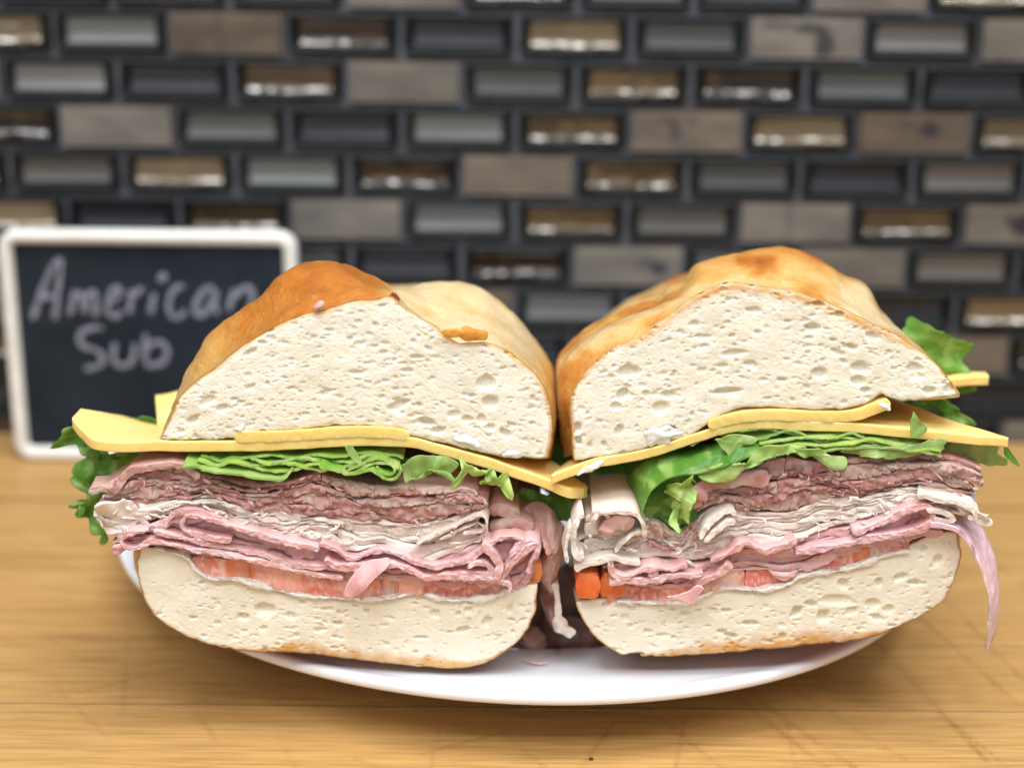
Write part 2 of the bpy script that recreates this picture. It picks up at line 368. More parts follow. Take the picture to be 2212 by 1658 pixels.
ROWS = {   # row: tiles from column -5 on  (a m d amber and brown mirrored glass, s g t c satin glass, w stone, b black glossy)
 -1: 'g w c a s d g w m t c', 0: 'w c s g w d g c w a s', 1: 'a s w1 d c a g w2 t w', 2: 'w s c m w g m d g c s', 3: 'd w g c s m w3 a w4 a', 4: 'd t a s d w m g c t d',
 5: 'a c m w s m t w5 m w6', 6: 's d w g c d w7 s w t c', 7: 'w a c g w s c d c a', 8: 'm c g s d c g d w w d', 9: 'c w a d g c s w g c', 10: 'd s w c m t g c d c w',
 -2: 's d w a c g w s m d', -3: 'c w g m s w a d c g w'}
SK = {'1': 'seam', '2': 'blotch', '3': 'marks', '4': 'spot', '5': 'seam', '6': 'edge', '7': 'dot'}
gm = {}
r_ = random.Random(3)
for row, s in ROWS.items():
    zc = .1785-PZ*(row-1)
    rx_ = random.Random(row*31+7); names_ = s.split()
    names_ = [rx_.choice('amdsgtcww') for _ in range(3)]+names_+[rx_.choice('amdsgtcww') for _ in range(14-3-len(names_)+2)]
    for i, kd in enumerate(names_):
        kcol = i-8
        x0 = (kcol*PX+.0006) if row % 2 else (-.0225+kcol*PX)
        xc = x0+PX/2
        if kd[0] == 'w':
            sd = (row*7+i*3) % 40
            V, F, c = stone_mesh(sd, SK.get(kd[1:], ''))
            o = mesh_np('tile', V, F, M['stone'], c, parent=wall)
        else:
            gloss = kd in 'amd'
            key = (kd, r_.randrange(5))
            if key not in gm:
                V, F, mi = glass_mesh(hash(key[1])+('amdsgtc'.index(kd))*11, gloss)
                o = mesh_np('tile', V, F, [M[kd], M['glass_edge']], midx=mi, parent=wall); gm[key] = o.data
            else:
                o = bpy.data.objects.new('tile', gm[key]); COL.objects.link(o); o.parent = wall
        o.location = (xc, YWALL-.0018, zc)
        o.rotation_euler = (r_.uniform(-.012, .012), r_.uniform(-.006, .006), r_.uniform(-.012, .012))

# ------------------------------------------------------------------ chalkboard sign
YS = .658
sign = thing('chalkboard_sign', 'small white framed chalkboard sign reading American Sub, standing before the tiled wall', 'sign')
p0, p1 = U(-6, 496, YS), U(655, 1000, YS)
sx0, sx1, sz0, sz1 = p0[0], p1[0], .0002, p0[2]
def rrect(x0, x1, z0, z1, r, n=8):
    P = []
    for cx, cz, a0 in ((x1-r, z1-r, 0), (x0+r, z1-r, 90), (x0+r, z0+r, 180), (x1-r, z0+r, 270)):
        for k in range(n+1):
            a = math.radians(a0+90*k/n); P.append((cx+r*math.cos(a), cz+r*math.sin(a)))
    return np.array(P)
fw = .0056; lev = []
for ins, y in ((0, .004), (0, -.0008), (.0006, -.0020), (.0016, -.0027), (.0032, -.0027), (.0047, -.0018), (fw, 0), (fw, .004)):
    P = rrect(sx0+ins, sx1-ins, sz0+ins, sz1-ins, max(.0075-ins*.9, .0025)); lev.append(np.c_[P[:, 0], np.full(len(P), YS+y), P[:, 1]])
lev = np.array(lev); K, N = lev.shape[:2]
Vf = lev.transpose(1, 0, 2).reshape(-1, 3)
qf = np.vstack([gridq(N, K, wrap_n=True), ])
frame = mesh_np('frame', Vf, qf, M['frame'], parent=sign)
P = rrect(sx0+fw*.9, sx1-fw*.9, sz0+fw*.9, sz1-fw*.9, .003); n = len(P)
Vb = np.vstack([np.c_[P[:, 0], np.full(n, YS+.001), P[:, 1]], np.c_[P[:, 0], np.full(n, YS+.0038), P[:, 1]]])
i = np.arange(n); j = (i+1) % n
board = mesh_np('board', Vb, [np.array([i]), np.array([i[::-1]+n]), np.stack([i, i+n, j+n, j], -1)], M['slate'], smooth_=False, parent=sign)
sb = bmesh.new(); bmesh.ops.create_cube(sb, size=1)
for v in sb.verts:
    lo = v.co.z < 0
    v.co = Vector(((sx0+sx1)/2+v.co.x*.02, YS+.0045+(.009+.009*v.co.y*2 if lo else .0015+.0015*v.co.y*2), .0002 if lo else sz1*.7))
me = bpy.data.meshes.new('stand'); sb.to_mesh(me); sb.free(); me.materials.append(M['frame'])
so = bpy.data.objects.new('stand', me); COL.objects.link(so); so.parent = sign
STROKES = {   # handwriting traced in a 2032-px wide view of the photo's left part
 'A': [[(205, 655), (250, 520), (300, 390), (345, 300), (385, 265), (390, 330), (375, 450), (365, 560), (350, 650)], [(245, 520), (310, 500), (370, 490)]],
 'm': [[(450, 620), (470, 540), (485, 470), (500, 500), (525, 480), (540, 540), (545, 600), (560, 520), (590, 470), (615, 490), (620, 560), (618, 635)]],
 'e': [[(700, 540), (750, 520), (775, 470), (755, 440), (715, 480), (695, 550), (705, 620), (750, 630), (790, 590)]],
 'r': [[(835, 615), (845, 540), (850, 470), (870, 500), (900, 460), (935, 460)]],
 'i': [[(975, 620), (985, 560), (1000, 480)], [(1034, 362), (1056, 358), (1064, 378), (1046, 394), (1032, 380), (1050, 374)]],
 'c': [[(1200, 440), (1150, 440), (1105, 500), (1095, 570), (1120, 635), (1170, 630), (1205, 590)]],
 'a': [[(1390, 450), (1340, 450), (1290, 510), (1265, 580), (1290, 620), (1340, 600), (1385, 520), (1400, 460), (1395, 540), (1410, 620)]],
 'n': [[(1480, 600), (1500, 530), (1520, 460), (1530, 500), (1575, 450), (1625, 450), (1640, 500), (1630, 560), (1640, 610)]],
 'S': [[(670, 710), (600, 705), (530, 735), (510, 785), (550, 830), (620, 850), (665, 890), (655, 940), (600, 965), (545, 970)]],
 'u': [[(750, 800), (735, 860), (745, 930), (795, 955), (850, 930), (870, 860), (872, 800)]],
 'b': [[(945, 740), (940, 820), (940, 900), (955, 945), (1020, 945), (1075, 910), (1080, 840), (1040, 800), (980, 810), (945, 860)]]}
VV, QQ = [], []; nv = 0
for ch, sts in STROKES.items():
    for st in sts:
        C = np.array([U(.3322*a, 475+.3322*b, YS) for a, b in st]); C = catmull(C, 8); n = max(6, int(length(C)/.0006)); C = resample(C, n)
        t = np.gradient(C, axis=0); t /= np.linalg.norm(t, axis=1)[:, None]+1e-9
        nrm = np.c_[-t[:, 2], np.zeros(n), t[:, 0]]
        hw = .00115*(1+.25*noise(np.arange(n)*.35, ord(ch), 0, 5)); e = np.minimum(np.arange(n), np.arange(n)[::-1])/2.5; hw = hw*np.clip(np.sqrt(np.clip(1-(1-np.clip(e, 0, 1))**2, 0.03, 1)), .2, 1)
        rows = []
        for a, y in ((-1, .0008), (-.6, .0006), (0, .00055), (.6, .0006), (1, .0008)):
            rows.append(C+nrm*(a*hw)[:, None]+np.array([0, y, 0]))
        R = np.stack(rows, 1); VV.append(R.reshape(-1, 3)); QQ.append(gridq(n, 5, off=nv, flip=True)); nv += n*5
mesh_np('chalk_lettering', np.vstack(VV), np.vstack(QQ), M['chalk'], parent=sign)

# ------------------------------------------------------------------ plate
PCX, PCY, PA, PB, PSI = .0012, .5412, .1445, .1317, -.5073
prof = [(.0, .0052), (.35, .0052), (.58, .0055), (.62, .0062), (.66, .0110), (.70, .0165), (.74, .0182), (.80, .0192), (.88, .0203), (.95, .0212), (.975, .0219), (.99, .0221),
        (.998, .0216), (1.0, .0206), (.998, .0194), (.99, .0184), (.97, .0172), (.90, .0140), (.80, .0095), (.70, .0055), (.63, .0030), (.60, .0008), (.585, .0), (.57, .0006), (.55, .0024), (.0, .0026)]
pr = catmull(np.array(prof), 4); na = 160
ang = np.linspace(0, 2*np.pi, na, endpoint=False)
pu, pv = PA*np.cos(ang), PB*np.sin(ang)
Vp = np.stack([np.stack([PCX+r*(pu*math.cos(PSI)-pv*math.sin(PSI)), PCY+r*(pu*math.sin(PSI)+pv*math.cos(PSI)), np.full(na, z)], -1) for r, z in pr], 1).reshape(-1, 3)
plate = mesh_np('plate', Vp, gridq(na, len(pr), wrap_n=True, flip=True), M['china'])
tag(plate, 'glossy white oval china plate under both sandwich halves', 'plate')

# ------------------------------------------------------------------ sandwich builders
YF = .42
def pores(X, Z, poly_test, n, rmin, rmax, seed, big=(), ex=1.9):
    "depth map of bubble hollows at points X, Z"
    rg = np.random.default_rng(seed); order = np.argsort(X); xs = X[order]
    D = np.zeros(len(X)); x0, x1, z0, z1 = X.min(), X.max(), Z.min(), Z.max()
    rr = rmin*(rmax/rmin)**(rg.random(n)**ex)
    L = [t_ for t_ in [(rg.uniform(x0, x1), rg.uniform(z0, z1), r, rg.uniform(1.0, 2.3), rg.normal(0, .22), rg.uniform(.3, 1.05)) for r in rr] if float(fbm(t_[0]*85, t_[1]*110, 0, seed+2, 2)) > -.5+.9*rg.random()-.35]+list(big)
    for (cx, cz, r, asp, an, dp) in L:
        if r > .0011: dp = dp*1.25
        a = r*math.sqrt(asp); b = r/math.sqrt(asp); m = a*1.25
        i0, i1 = np.searchsorted(xs, [cx-m, cx+m]); idx = order[i0:i1]
        idx = idx[np.abs(Z[idx]-cz) < m]
        if not len(idx): continue
        dx, dz = X[idx]-cx, Z[idx]-cz; ca, sa = math.cos(an), math.sin(an)
        q = ((dx*ca+dz*sa)/a)**2+((-dx*sa+dz*ca)/b)**2
        q = q*(1+.35*noise(dx/r*1.3, dz/r*1.3, cx*900, seed))
        f = np.clip((1-q)*1.5, 0, 1)**.9*r*dp
        D[idx] = np.maximum(D[idx], f)
    return D
def bread(nm, top, bot, keys, parent, seed, rimf, crustcol, big=(), depth=.14, tilt=0., npore=1500):
    T = catmull(UL(top, YF)[:, [0, 2]], 8); B = catmull(UL(bot, YF)[:, [0, 2]], 8)
    N1 = int(length(T)/.00030); N2 = int(length(B)/.00030)
    T, B = resample(T, N1), resample(B, N2)
    loop = np.vstack([T, B[::-1][1:-1]]); N = len(loop)
    tg = np.roll(loop, -1, 0)-np.roll(loop, 1, 0); tg /= np.linalg.norm(tg, axis=1)[:, None]+1e-12
    nr = np.c_[-tg[:, 1], tg[:, 0]]           # outward for this turning sense (top left to right, then back)
    torn = fbm(loop[:, 0]*500, loop[:, 1]*500, 0, seed, 3)
    amp = np.where(np.arange(N) < N1, .00022, .00042)
    loop = loop+nr*(torn*amp)[:, None]
    x0, x1 = loop[:, 0].min(), loop[:, 0].max(); wd = x1-x0
    iT = np.argsort(T[:, 0]); iB = np.argsort(B[:, 0])
    gx = np.linspace(x0, x1, 300); mid = .5*(np.interp(gx, T[iT, 0], T[iT, 1])+np.interp(gx, B[iB, 0], B[iB, 1]))
    mid = np.convolve(np.pad(mid, 20, 'edge'), np.ones(41)/41, 'valid')
    sx = np.clip(loop[:, 0], x0+.22*wd, x1-.22*wd)
    hgt = np.interp(loop[:, 0], gx, mid)
    skel = np.c_[sx, np.interp(sx, gx, mid)]
    Mr = 92; t = np.linspace(0, 1, Mr)
    G = loop[:, None]*(1-t)[None, :, None]+skel[:, None]*t[None, :, None]
    X, Z = G[..., 0].ravel(), G[..., 1].ravel()
    dist = (np.linalg.norm(loop-skel, axis=1)[:, None]*t[None]).ravel()
    dp = pores(X, Z, None, int(npore*1.0), .00022, .0010, seed, big, ex=1.6)
    dp = np.maximum(dp, .55*pores(X, Z, None, npore*3, .00014, .00034, seed+1, ex=1.0))
    dp = dp*smooth(.0, .0007, dist)
    Yv = YF+dp+.0005*fbm(X*90, Z*90, 0, seed+5)+.00007*fbm(X*1300, Z*1500, 0, seed+6, 2)+tilt*(Z-Z.min())+.0007*np.exp(-dist/.0005)
    # colour: creamy crumb, thin baked skin where the loaf's outside was
    i_of = np.repeat(np.arange(N), Mr)
    rim = rimf(loop[:, 0], loop[:, 1], np.arange(N) < N1)
    rimv = np.repeat(rim, Mr)*(1+.45*fbm(X*250, Z*250, 0, seed+8))
    cr0 = lin(242, 237, 223); cr1 = lin(234, 226, 204)
    m1 = .5+.5*fbm(X*160, Z*260, 0, seed+9)
    c = cr0*(1-m1[:, None])+cr1*m1[:, None]
    k = smooth(1.1, .35, dist/np.maximum(rimv, 1e-5))[:, None]*(.75+.35*fbm(X*300, Z*300, 0, seed+19, 2))[:, None]
    toast = lin(213, 160, 88)+0*c
    c = c*(1-k)+toast*k
    face = mesh_np(nm, np.c_[X, Yv, Z], gridq(N, Mr, wrap_n=True), M['crumb'], c, parent=parent)
    # outside of the loaf: rings going back
    Lf = loop[::3]; kk = np.arange(N)[::3]; istop = kk < N1; n3 = len(Lf)
    KP = [(0.0, Lf)]
    B0 = B
    for (dy, tp) in keys:
        Tk = catmull(UL(tp, YF+dy)[:, [0, 2]], 8); Tk = resample(Tk, N1)
        e0, e1 = Tk[0], Tk[-1]; f = (B0[:, 0]-B0[0, 0])/(B0[-1, 0]-B0[0, 0])
        Bk = np.c_[e0[0]+(e1[0]-e0[0])*f, B0[:, 1]+(e0[1]-B0[0, 1])*(1-f)+(e1[1]-B0[-1, 1])*f]
        KP.append((dy, np.vstack([Tk, Bk[::-1][1:-1]])[::3]))
    cen = KP[-1][1].mean(0)
    KP.append((depth*.93, cen+(KP[-1][1]-cen)*.90)); KP.append((depth*.985, cen+(KP[-1][1]-cen)*.70)); KP.append((depth, cen+(KP[-1][1]-cen)*.05))
    dys = np.array([k_[0] for k_ in KP]); A = np.array([k_[1] for k_ in KP])
    dl = np.unique(np.r_[0, .0004, .001, .002, np.arange(.004, depth*.93, .0025), np.linspace(depth*.93, depth, 8)])
    R = []
    for d in dl:
        j = min(np.searchsorted(dys, d, 'right')-1, len(dys)-2); u = (d-dys[j])/(dys[j+1]-dys[j]); u = u*u*(3-2*u) if j < len(dys)-4 else u
        R.append(A[j]*(1-u)+A[j+1]*u)
    R = np.array(R)                                     # (rings, n3, 2)
    Dg = np.repeat(dl[:, None], n3, 1)
    tg = np.roll(R, -1, 1)-np.roll(R, 1, 1); tg /= np.linalg.norm(tg, axis=2)[..., None]+1e-12
    nr = np.stack([-tg[..., 1], tg[..., 0]], -1)
    bump_ = .0010*fbm(R[..., 0]*60, R[..., 1]*60, Dg*60, seed+11)+.0003*fbm(R[..., 0]*350, R[..., 1]*350, Dg*350, seed+12)-.00025*np.clip(1-np.abs(fbm(R[..., 0]*130, R[..., 1]*130, Dg*260, seed+13, 2))*7, 0, 1)
    bump_ = bump_*smooth(0, .006, Dg)
    R = R+nr*bump_[..., None]
    first = .0007*np.exp(-Dg/1e-6)
    Vc = np.stack([R[..., 0], YF+Dg+.0007*(Dg < 1e-6)+tilt*(R[..., 1]-Z.min())*(Dg < .002)+.0005*fbm(R[..., 0]*90, R[..., 1]*90, 0, seed+5)*np.exp(-Dg/.002), R[..., 1]], -1)
    zt = (R[..., 1]-R[..., 1].min())/(R[..., 1].max()-R[..., 1].min())
    b = crustcol(R[..., 0], Dg, R[..., 1], seed)
    b = b+.10*fbm(R[..., 0]*330, R[..., 1]*330, Dg*330, seed+16, 3)+.06*fbm(R[..., 0]*700, R[..., 1]*700, Dg*700, seed+14, 2)-.28*smooth(.42, .75, fbm(R[..., 0]*260, R[..., 1]*260, Dg*260, seed+15, 3))
    b = np.clip(b, 0, 1)
    pal = np.array([lin(214, 193, 150), lin(206, 160, 88), lin(184, 112, 38), lin(132, 64, 20)])
    bb = np.clip(b, 0, .999)*3; i0 = bb.astype(int); f = (bb-i0)[..., None]
    cc = pal[i0]*(1-f)+pal[i0+1]*f
    # ring-major -> (n3, rings)
    Vc = Vc.transpose(1, 0, 2); cc = cc.transpose(1, 0, 2)
    mesh_np('crust', Vc.reshape(-1, 3), gridq(n3, len(dl), wrap_n=True, flip=True), M['crust'], cc.reshape(-1, 3), parent=face)
    return face

def ribbon(name, pts, th, mat, parent, colf, Y=YF, depth=.05, yj=.0012, seed=0, wave=.0012, wf=60., rough=.0003, step=.0005, side=(0., 0.), ruf=None, round_=.05, thn=.4, taper=.35, world=None):
    "a slice seen edge on: a sheet of thickness th whose front edge runs along pts (photo pixels) and which goes back by depth"
    C = world if world is not None else UL(pts, Y)[:, [0, 2]]
    C = catmull(C, 10); L = length(C); n = max(8, int(L/step)); C = resample(C, n)
    s = np.linspace(0, L, n)
    t = np.gradient(C, axis=0); t /= np.linalg.norm(t, axis=1)[:, None]+1e-12; nn = np.c_[-t[:, 1], t[:, 0]]
    if ruf:
        A, wl, skew = ruf
        ph = 2*np.pi*C[:, 0]/wl+6.0*fbm(C[:, 0]/wl*.35, 1.7, 0, 7, 2)+.25*noise(s/wl*.5, seed, 0, seed)
        am = A*np.clip(.65+1.3*noise(C[:, 0]/.011*.5, 3.3, seed*.11, 1), .08, 1.6); en = np.clip(np.minimum(s, L-s)/(wl*.5), 0, 1)
        C = C+nn*(am*en*np.sin(ph))[:, None]+t*(am*en*skew*np.sin(2*ph))[:, None]
        C = resample(C, n); t = np.gradient(C, axis=0); t /= np.linalg.norm(t, axis=1)[:, None]+1e-12; nn = np.c_[-t[:, 1], t[:, 0]]
    h = th/2*(1+thn*fbm(s*220, seed*1.7, 0, seed+2, 2))
    e = np.minimum(s, L-s)/(th*taper+1e-9); h = h*np.sqrt(np.clip(1-(1-np.clip(e, 0, 1))**2, .02, 1))
    dys = np.r_[np.array([1, .72, .48, .30, .18, .10, .055, .028])*depth, .0004, .00008]
    fa = np.array([.985, .93, .6, .25, -.25, -.6, -.93, -.985])
    a = np.r_[np.ones(len(dys)), fa, -np.ones(len(dys))]
    fr = np.r_[np.zeros(len(dys)), 1-0*fa, np.zeros(len(dys))]
    rr = th*round_*(1-np.sqrt(1-fa**2*.98))
    dy = np.r_[dys, rr, dys[::-1]]
    m = len(a); Sg = np.repeat(s[:, None], m, 1); DY = np.repeat(dy[None], n, 0)
    DY = np.where(fr[None] > 0, DY, DY*(.16+.84*smooth(-.108, -.084, C[:, 0])*smooth(.134, .108, C[:, 0]))[:, None]); AA = np.repeat(a[None], n, 0)
    yfront = yj*(fbm(s*260, seed*3.1, 0, seed+4, 4)+.6*np.clip(fbm(s*90, seed, 0, seed+6, 2), -1, 1))
    Yg = Y+yfront[:, None]*np.exp(-DY/.02)+DY
    Yg = Yg+rough*fbm(Sg*1500, AA*2.2+seed, 0, seed+7, 2)*(np.repeat(fr[None], n, 0))*1.6
    wv = wave*(fbm(Sg*wf, DY*wf*.8, seed, seed+8, 2)-fbm(Sg*wf, 0*DY, seed, seed+8, 2))*np.clip(DY/.003, 0, 1)
    off = AA*h[:, None]+wv+rough*.8*fbm(Sg*900, AA*3, DY*700, seed+9, 2)*(np.abs(AA) > .9)
    P = C[:, None, :]+nn[:, None, :]*off[..., None]
    V = np.stack([P[..., 0]+side[0]*DY, Yg, P[..., 1]+side[1]*DY], -1)
    c = colf(Sg, AA, DY, V, seed)
    F = gridq(n, m, flip=False)
    return mesh_np(name, V.reshape(-1, 3), F, mat, c.reshape(-1, 3), parent=parent)

def patch(name, outline, mat, parent, colf, Y=YF, lean=0., curl=.004, cf=140., fine=0., seed=0, th=.0006, teeth=.0008, center=None, bulge=0., nr=16):
    "a leaf or flap facing us: outline in photo pixels (each may carry its own distance), rippled towards its rim"
    P = UL(outline, Y); P = catmull(np.vstack([P, P[:1]]), 6)[:-1]; n = max(24, int(length(np.vstack([P, P[:1]]))/.0006)); P = resample(np.vstack([P, P[:1]]), n+1)[:-1]
    cen = P.mean(0) if center is None else U(*center)
    an = np.arange(n)/n
    rr = np.linspace(0, 1, nr)
    s = np.linspace(0, 1, n)*n*.0006
    tt = teeth*fbm(s*420, seed, 0, seed+3, 2)
    dr = P-cen; ln = np.linalg.norm(dr, axis=1)[:, None]+1e-9
    Pt = P+dr/ln*tt[:, None]
    G = cen+(Pt-cen)[:, None]*rr[None, :, None]
    X, Yv, Z = G[..., 0], G[..., 1].copy(), G[..., 2]
    R = np.repeat(rr[None], n, 0)
    rip = curl*fbm(X*cf, Z*cf, seed*1.3, seed, 2)*(.25+.75*R**1.5)
    if fine: rip = rip+fine*(fbm(X*420, Z*210, seed, seed+8, 3)+1.2*np.abs(fbm(X*160, Z*70, seed, seed+9, 2)))
    Yv = Yv+rip+lean*(Z-cen[2])-bulge*(1-R**2)
    Zv = Z+.35*curl*fbm(X*cf*.8+9, Z*cf*.8, seed, seed+5, 2)*R
    Xv = X+.35*curl*fbm(X*cf*.8+19, Z*cf*.8, seed, seed+6, 2)*R
    V = np.stack([Xv, Yv, Zv], -1); c = colf(np.repeat(s[:, None], nr, 1), 1-2*R, Yv-Y, V, seed)
    o = mesh_np(name, V.reshape(-1, 3), gridq(n, nr, wrap_n=True, flip=True), mat, c.reshape(-1, 3), parent=parent)
    md = o.modifiers.new('thickness', 'SOLIDIFY'); md.thickness = th; md.offset = 1
    return o

def slab(name, Fp, Bp, th, mat, parent, colf, seed=0, rows=10, bulge=0., edge=.00025, wr=0.):
    "a slice of cheese or the like: top edge Fp in front, Bp behind (photo pixels with distances), thickness th downwards"
    A = catmull(UL(Fp, YF), 8); B = catmull(UL(Bp, YF), 8); n = max(20, int(length(A)/.0007)); A = resample(A, n); B = resample(B, n)
    v = np.r_[0, .003, .015, .04, np.linspace(.1, 1, rows)]
    G = A[:, None]*(1-v)[None, :, None]+B[:, None]*v[None, :, None]
    G[..., 2] += bulge*np.sin(np.pi*v)[None]
    G[..., 2] += .0004*fbm(G[..., 0]*70, G[..., 1]*70, 0, seed, 2)
    if wr:
        q_ = wr*fbm(G[..., 0]*110, G[..., 1]*110, G[..., 2]*110, seed+4, 3)+.25*wr*fbm(G[..., 0]*420, G[..., 1]*420, G[..., 2]*420, seed+5, 2); G[..., 2] += .7*q_; G[..., 1] -= .9*q_
    nrj = edge*fbm(np.linspace(0, 1, n)*n*.2, seed, 0, seed+1, 3)
    G[:, :3, 1] += nrj[:, None]; m = len(v)
    Bt = G.copy(); Bt[..., 2] -= th*(1+.08*fbm(G[..., 0]*120, G[..., 1]*120, 0, seed+2)); 
    bev = th*.03
    Tt = G.copy(); Tt[:, 0, 2] -= bev; Bt[:, 0, 2] += bev
    # front strip with a few rows for a cut face
    fs = np.r_[.03, .15, .35, .5, .65, .85, .97]
    Fr = Tt[:, 0][:, None]*(1-fs)[None, :, None]+Bt[:, 0][:, None]*fs[None, :, None]
    Fr[..., 1] += -.0004+.00012*fbm(Fr[..., 0]*900, Fr[..., 2]*900, 0, seed+3)
    prof = np.concatenate([Tt[:, ::-1], Fr, Bt], 1); mm = prof.shape[1]
    V = prof.reshape(-1, 3); F = [gridq(n, mm)]
    # close both ends and the back
    caps = []
    for i in (0, n-1):
        ids = i*mm+np.arange(mm); caps.append(ids if i else ids[::-1])
    bk = np.stack([np.arange(n-1)*mm, (np.arange(n-1))*mm+mm-1, np.arange(1, n)*mm+mm-1, np.arange(1, n)*mm], -1)
    c = colf(V[:, 0], V[:, 1], V[:, 2], V, seed)
    return mesh_np(name, V, F+[bk, np.array(caps)], mat, c, parent=parent)

# colours
def mixc(a, b, f): f = np.clip(f, 0, 1)[..., None]; return a*(1-f)+b*f
def beef_col(S, A, D, V, sd):
    x, y, z = V[..., 0], V[..., 1], V[..., 2]; q = (sd*37 % 7-3)/3
    f = .5+.9*fbm(x*130, z*300, sd*.7, 40, 3); g = .5+1.0*fbm(x*420+9, z*420, sd, 41, 2); h = .5+1.1*fbm(x*90+4, z*260, sd*.3, 42, 3)
    c = mixc(lin(198, 171, 158), lin(196, 138, 136), f+.3*q); c = mixc(c, lin(172, 138, 118), .5*g)
    c = mixc(c, lin(176, 108, 108), .65*smooth(.62, .95, h)); c = mixc(c, lin(208, 186, 172), .5*smooth(.85, .55, f)*smooth(.5, .9, g))
    return mixc(c, lin(180, 146, 140), .7*(D > .001))
def turkey_col(S, A, D, V, sd):
    f = .5+.8*fbm(V[..., 0]*200, V[..., 2]*200, sd*.7, 43, 3); c = mixc(lin(238, 228, 217), lin(224, 208, 195), f)
    return mixc(c, lin(210, 178, 162), .45*smooth(.66, .95, .5+.8*fbm(V[..., 0]*90, V[..., 2]*120, sd, 44, 2)))
def ham_col(S, A, D, V, sd):
    f = .5+.8*fbm(V[..., 0]*120, V[..., 2]*120, sd*.7, 45, 3); c = mixc(lin(230, 191, 186), lin(214, 157, 156), f+.3*((sd*29) % 5-2)/2)
    c = mixc(c, lin(232, 198, 196), .45*smooth(.7, 1, np.abs(A))*(D < .0010)); return mixc(c, lin(216, 184, 192), .5*smooth(.4, .8, .5+.8*fbm(V[..., 0]*50, V[..., 2]*60, sd, 46, 2)))
def lett_col(S, A, D, V, sd):
    f = .5+.7*fbm(V[..., 0]*110, V[..., 2]*110, V[..., 1]*60+sd, 47, 3)
    c = mixc(lin(196, 222, 108), lin(124, 180, 62), f+.15*((sd*31) % 5-2)); c = mixc(c, lin(214, 228, 160), .6*smooth(.55, .8, .5+.9*fbm(V[..., 0]*60, V[..., 2]*500, V[..., 1]*60, 49, 2))); return mixc(c, lin(226, 238, 160), .5*smooth(.003, 0, D)*(np.abs(A) < .97))
def dark_lett(S, A, D, V, sd):
    f = .5+.7*fbm(V[..., 0]*90, V[..., 2]*90, V[..., 1]*60+sd, 47, 3); g = .5+.9*fbm(V[..., 0]*260, V[..., 2]*420, sd, 48, 2)
    return mixc(mixc(lin(82, 142, 48), lin(138, 190, 78), f), lin(190, 218, 130), .55*smooth(.55, .85, g))
def pale_lett(S, A, D, V, sd):
    f = .5+.7*fbm(V[..., 0]*90, V[..., 2]*150, V[..., 1]*60+sd, 47, 3); return mixc(lin(205, 222, 150), lin(156, 194, 98), f)
def cheese_col(X, Y, Z, V, sd):
    f = .5+.6*fbm(V[..., 0]*60, V[..., 2]*60, V[..., 1]*60, sd+50, 3); return mixc(lin(247, 217, 142), lin(241, 203, 116), f)
def rib_cheese(S, A, D, V, sd): return cheese_col(None, None, None, V, sd)
def tom_col(S, A, D, V, sd):
    f = .5+.9*fbm(V[..., 0]*300, V[..., 2]*300, sd, 52, 3); c = mixc(lin(212, 92, 78), lin(228, 152, 138), f)
    g = .5+.9*fbm(V[..., 0]*1100, V[..., 2]*1100, sd, 53, 2); return mixc(c, lin(248, 216, 204), .6*smooth(.62, .9, g))
def tom_pale(S, A, D, V, sd): return mixc(tom_col(S, A, D, V, sd), lin(242, 188, 166), .55+0*V[..., 0])
def tom_orange(S, A, D, V, sd):
    f = .5+.9*fbm(V[..., 0]*250, V[..., 2]*250, sd, 52, 3); return mixc(lin(222, 104, 48), lin(230, 146, 96), f)

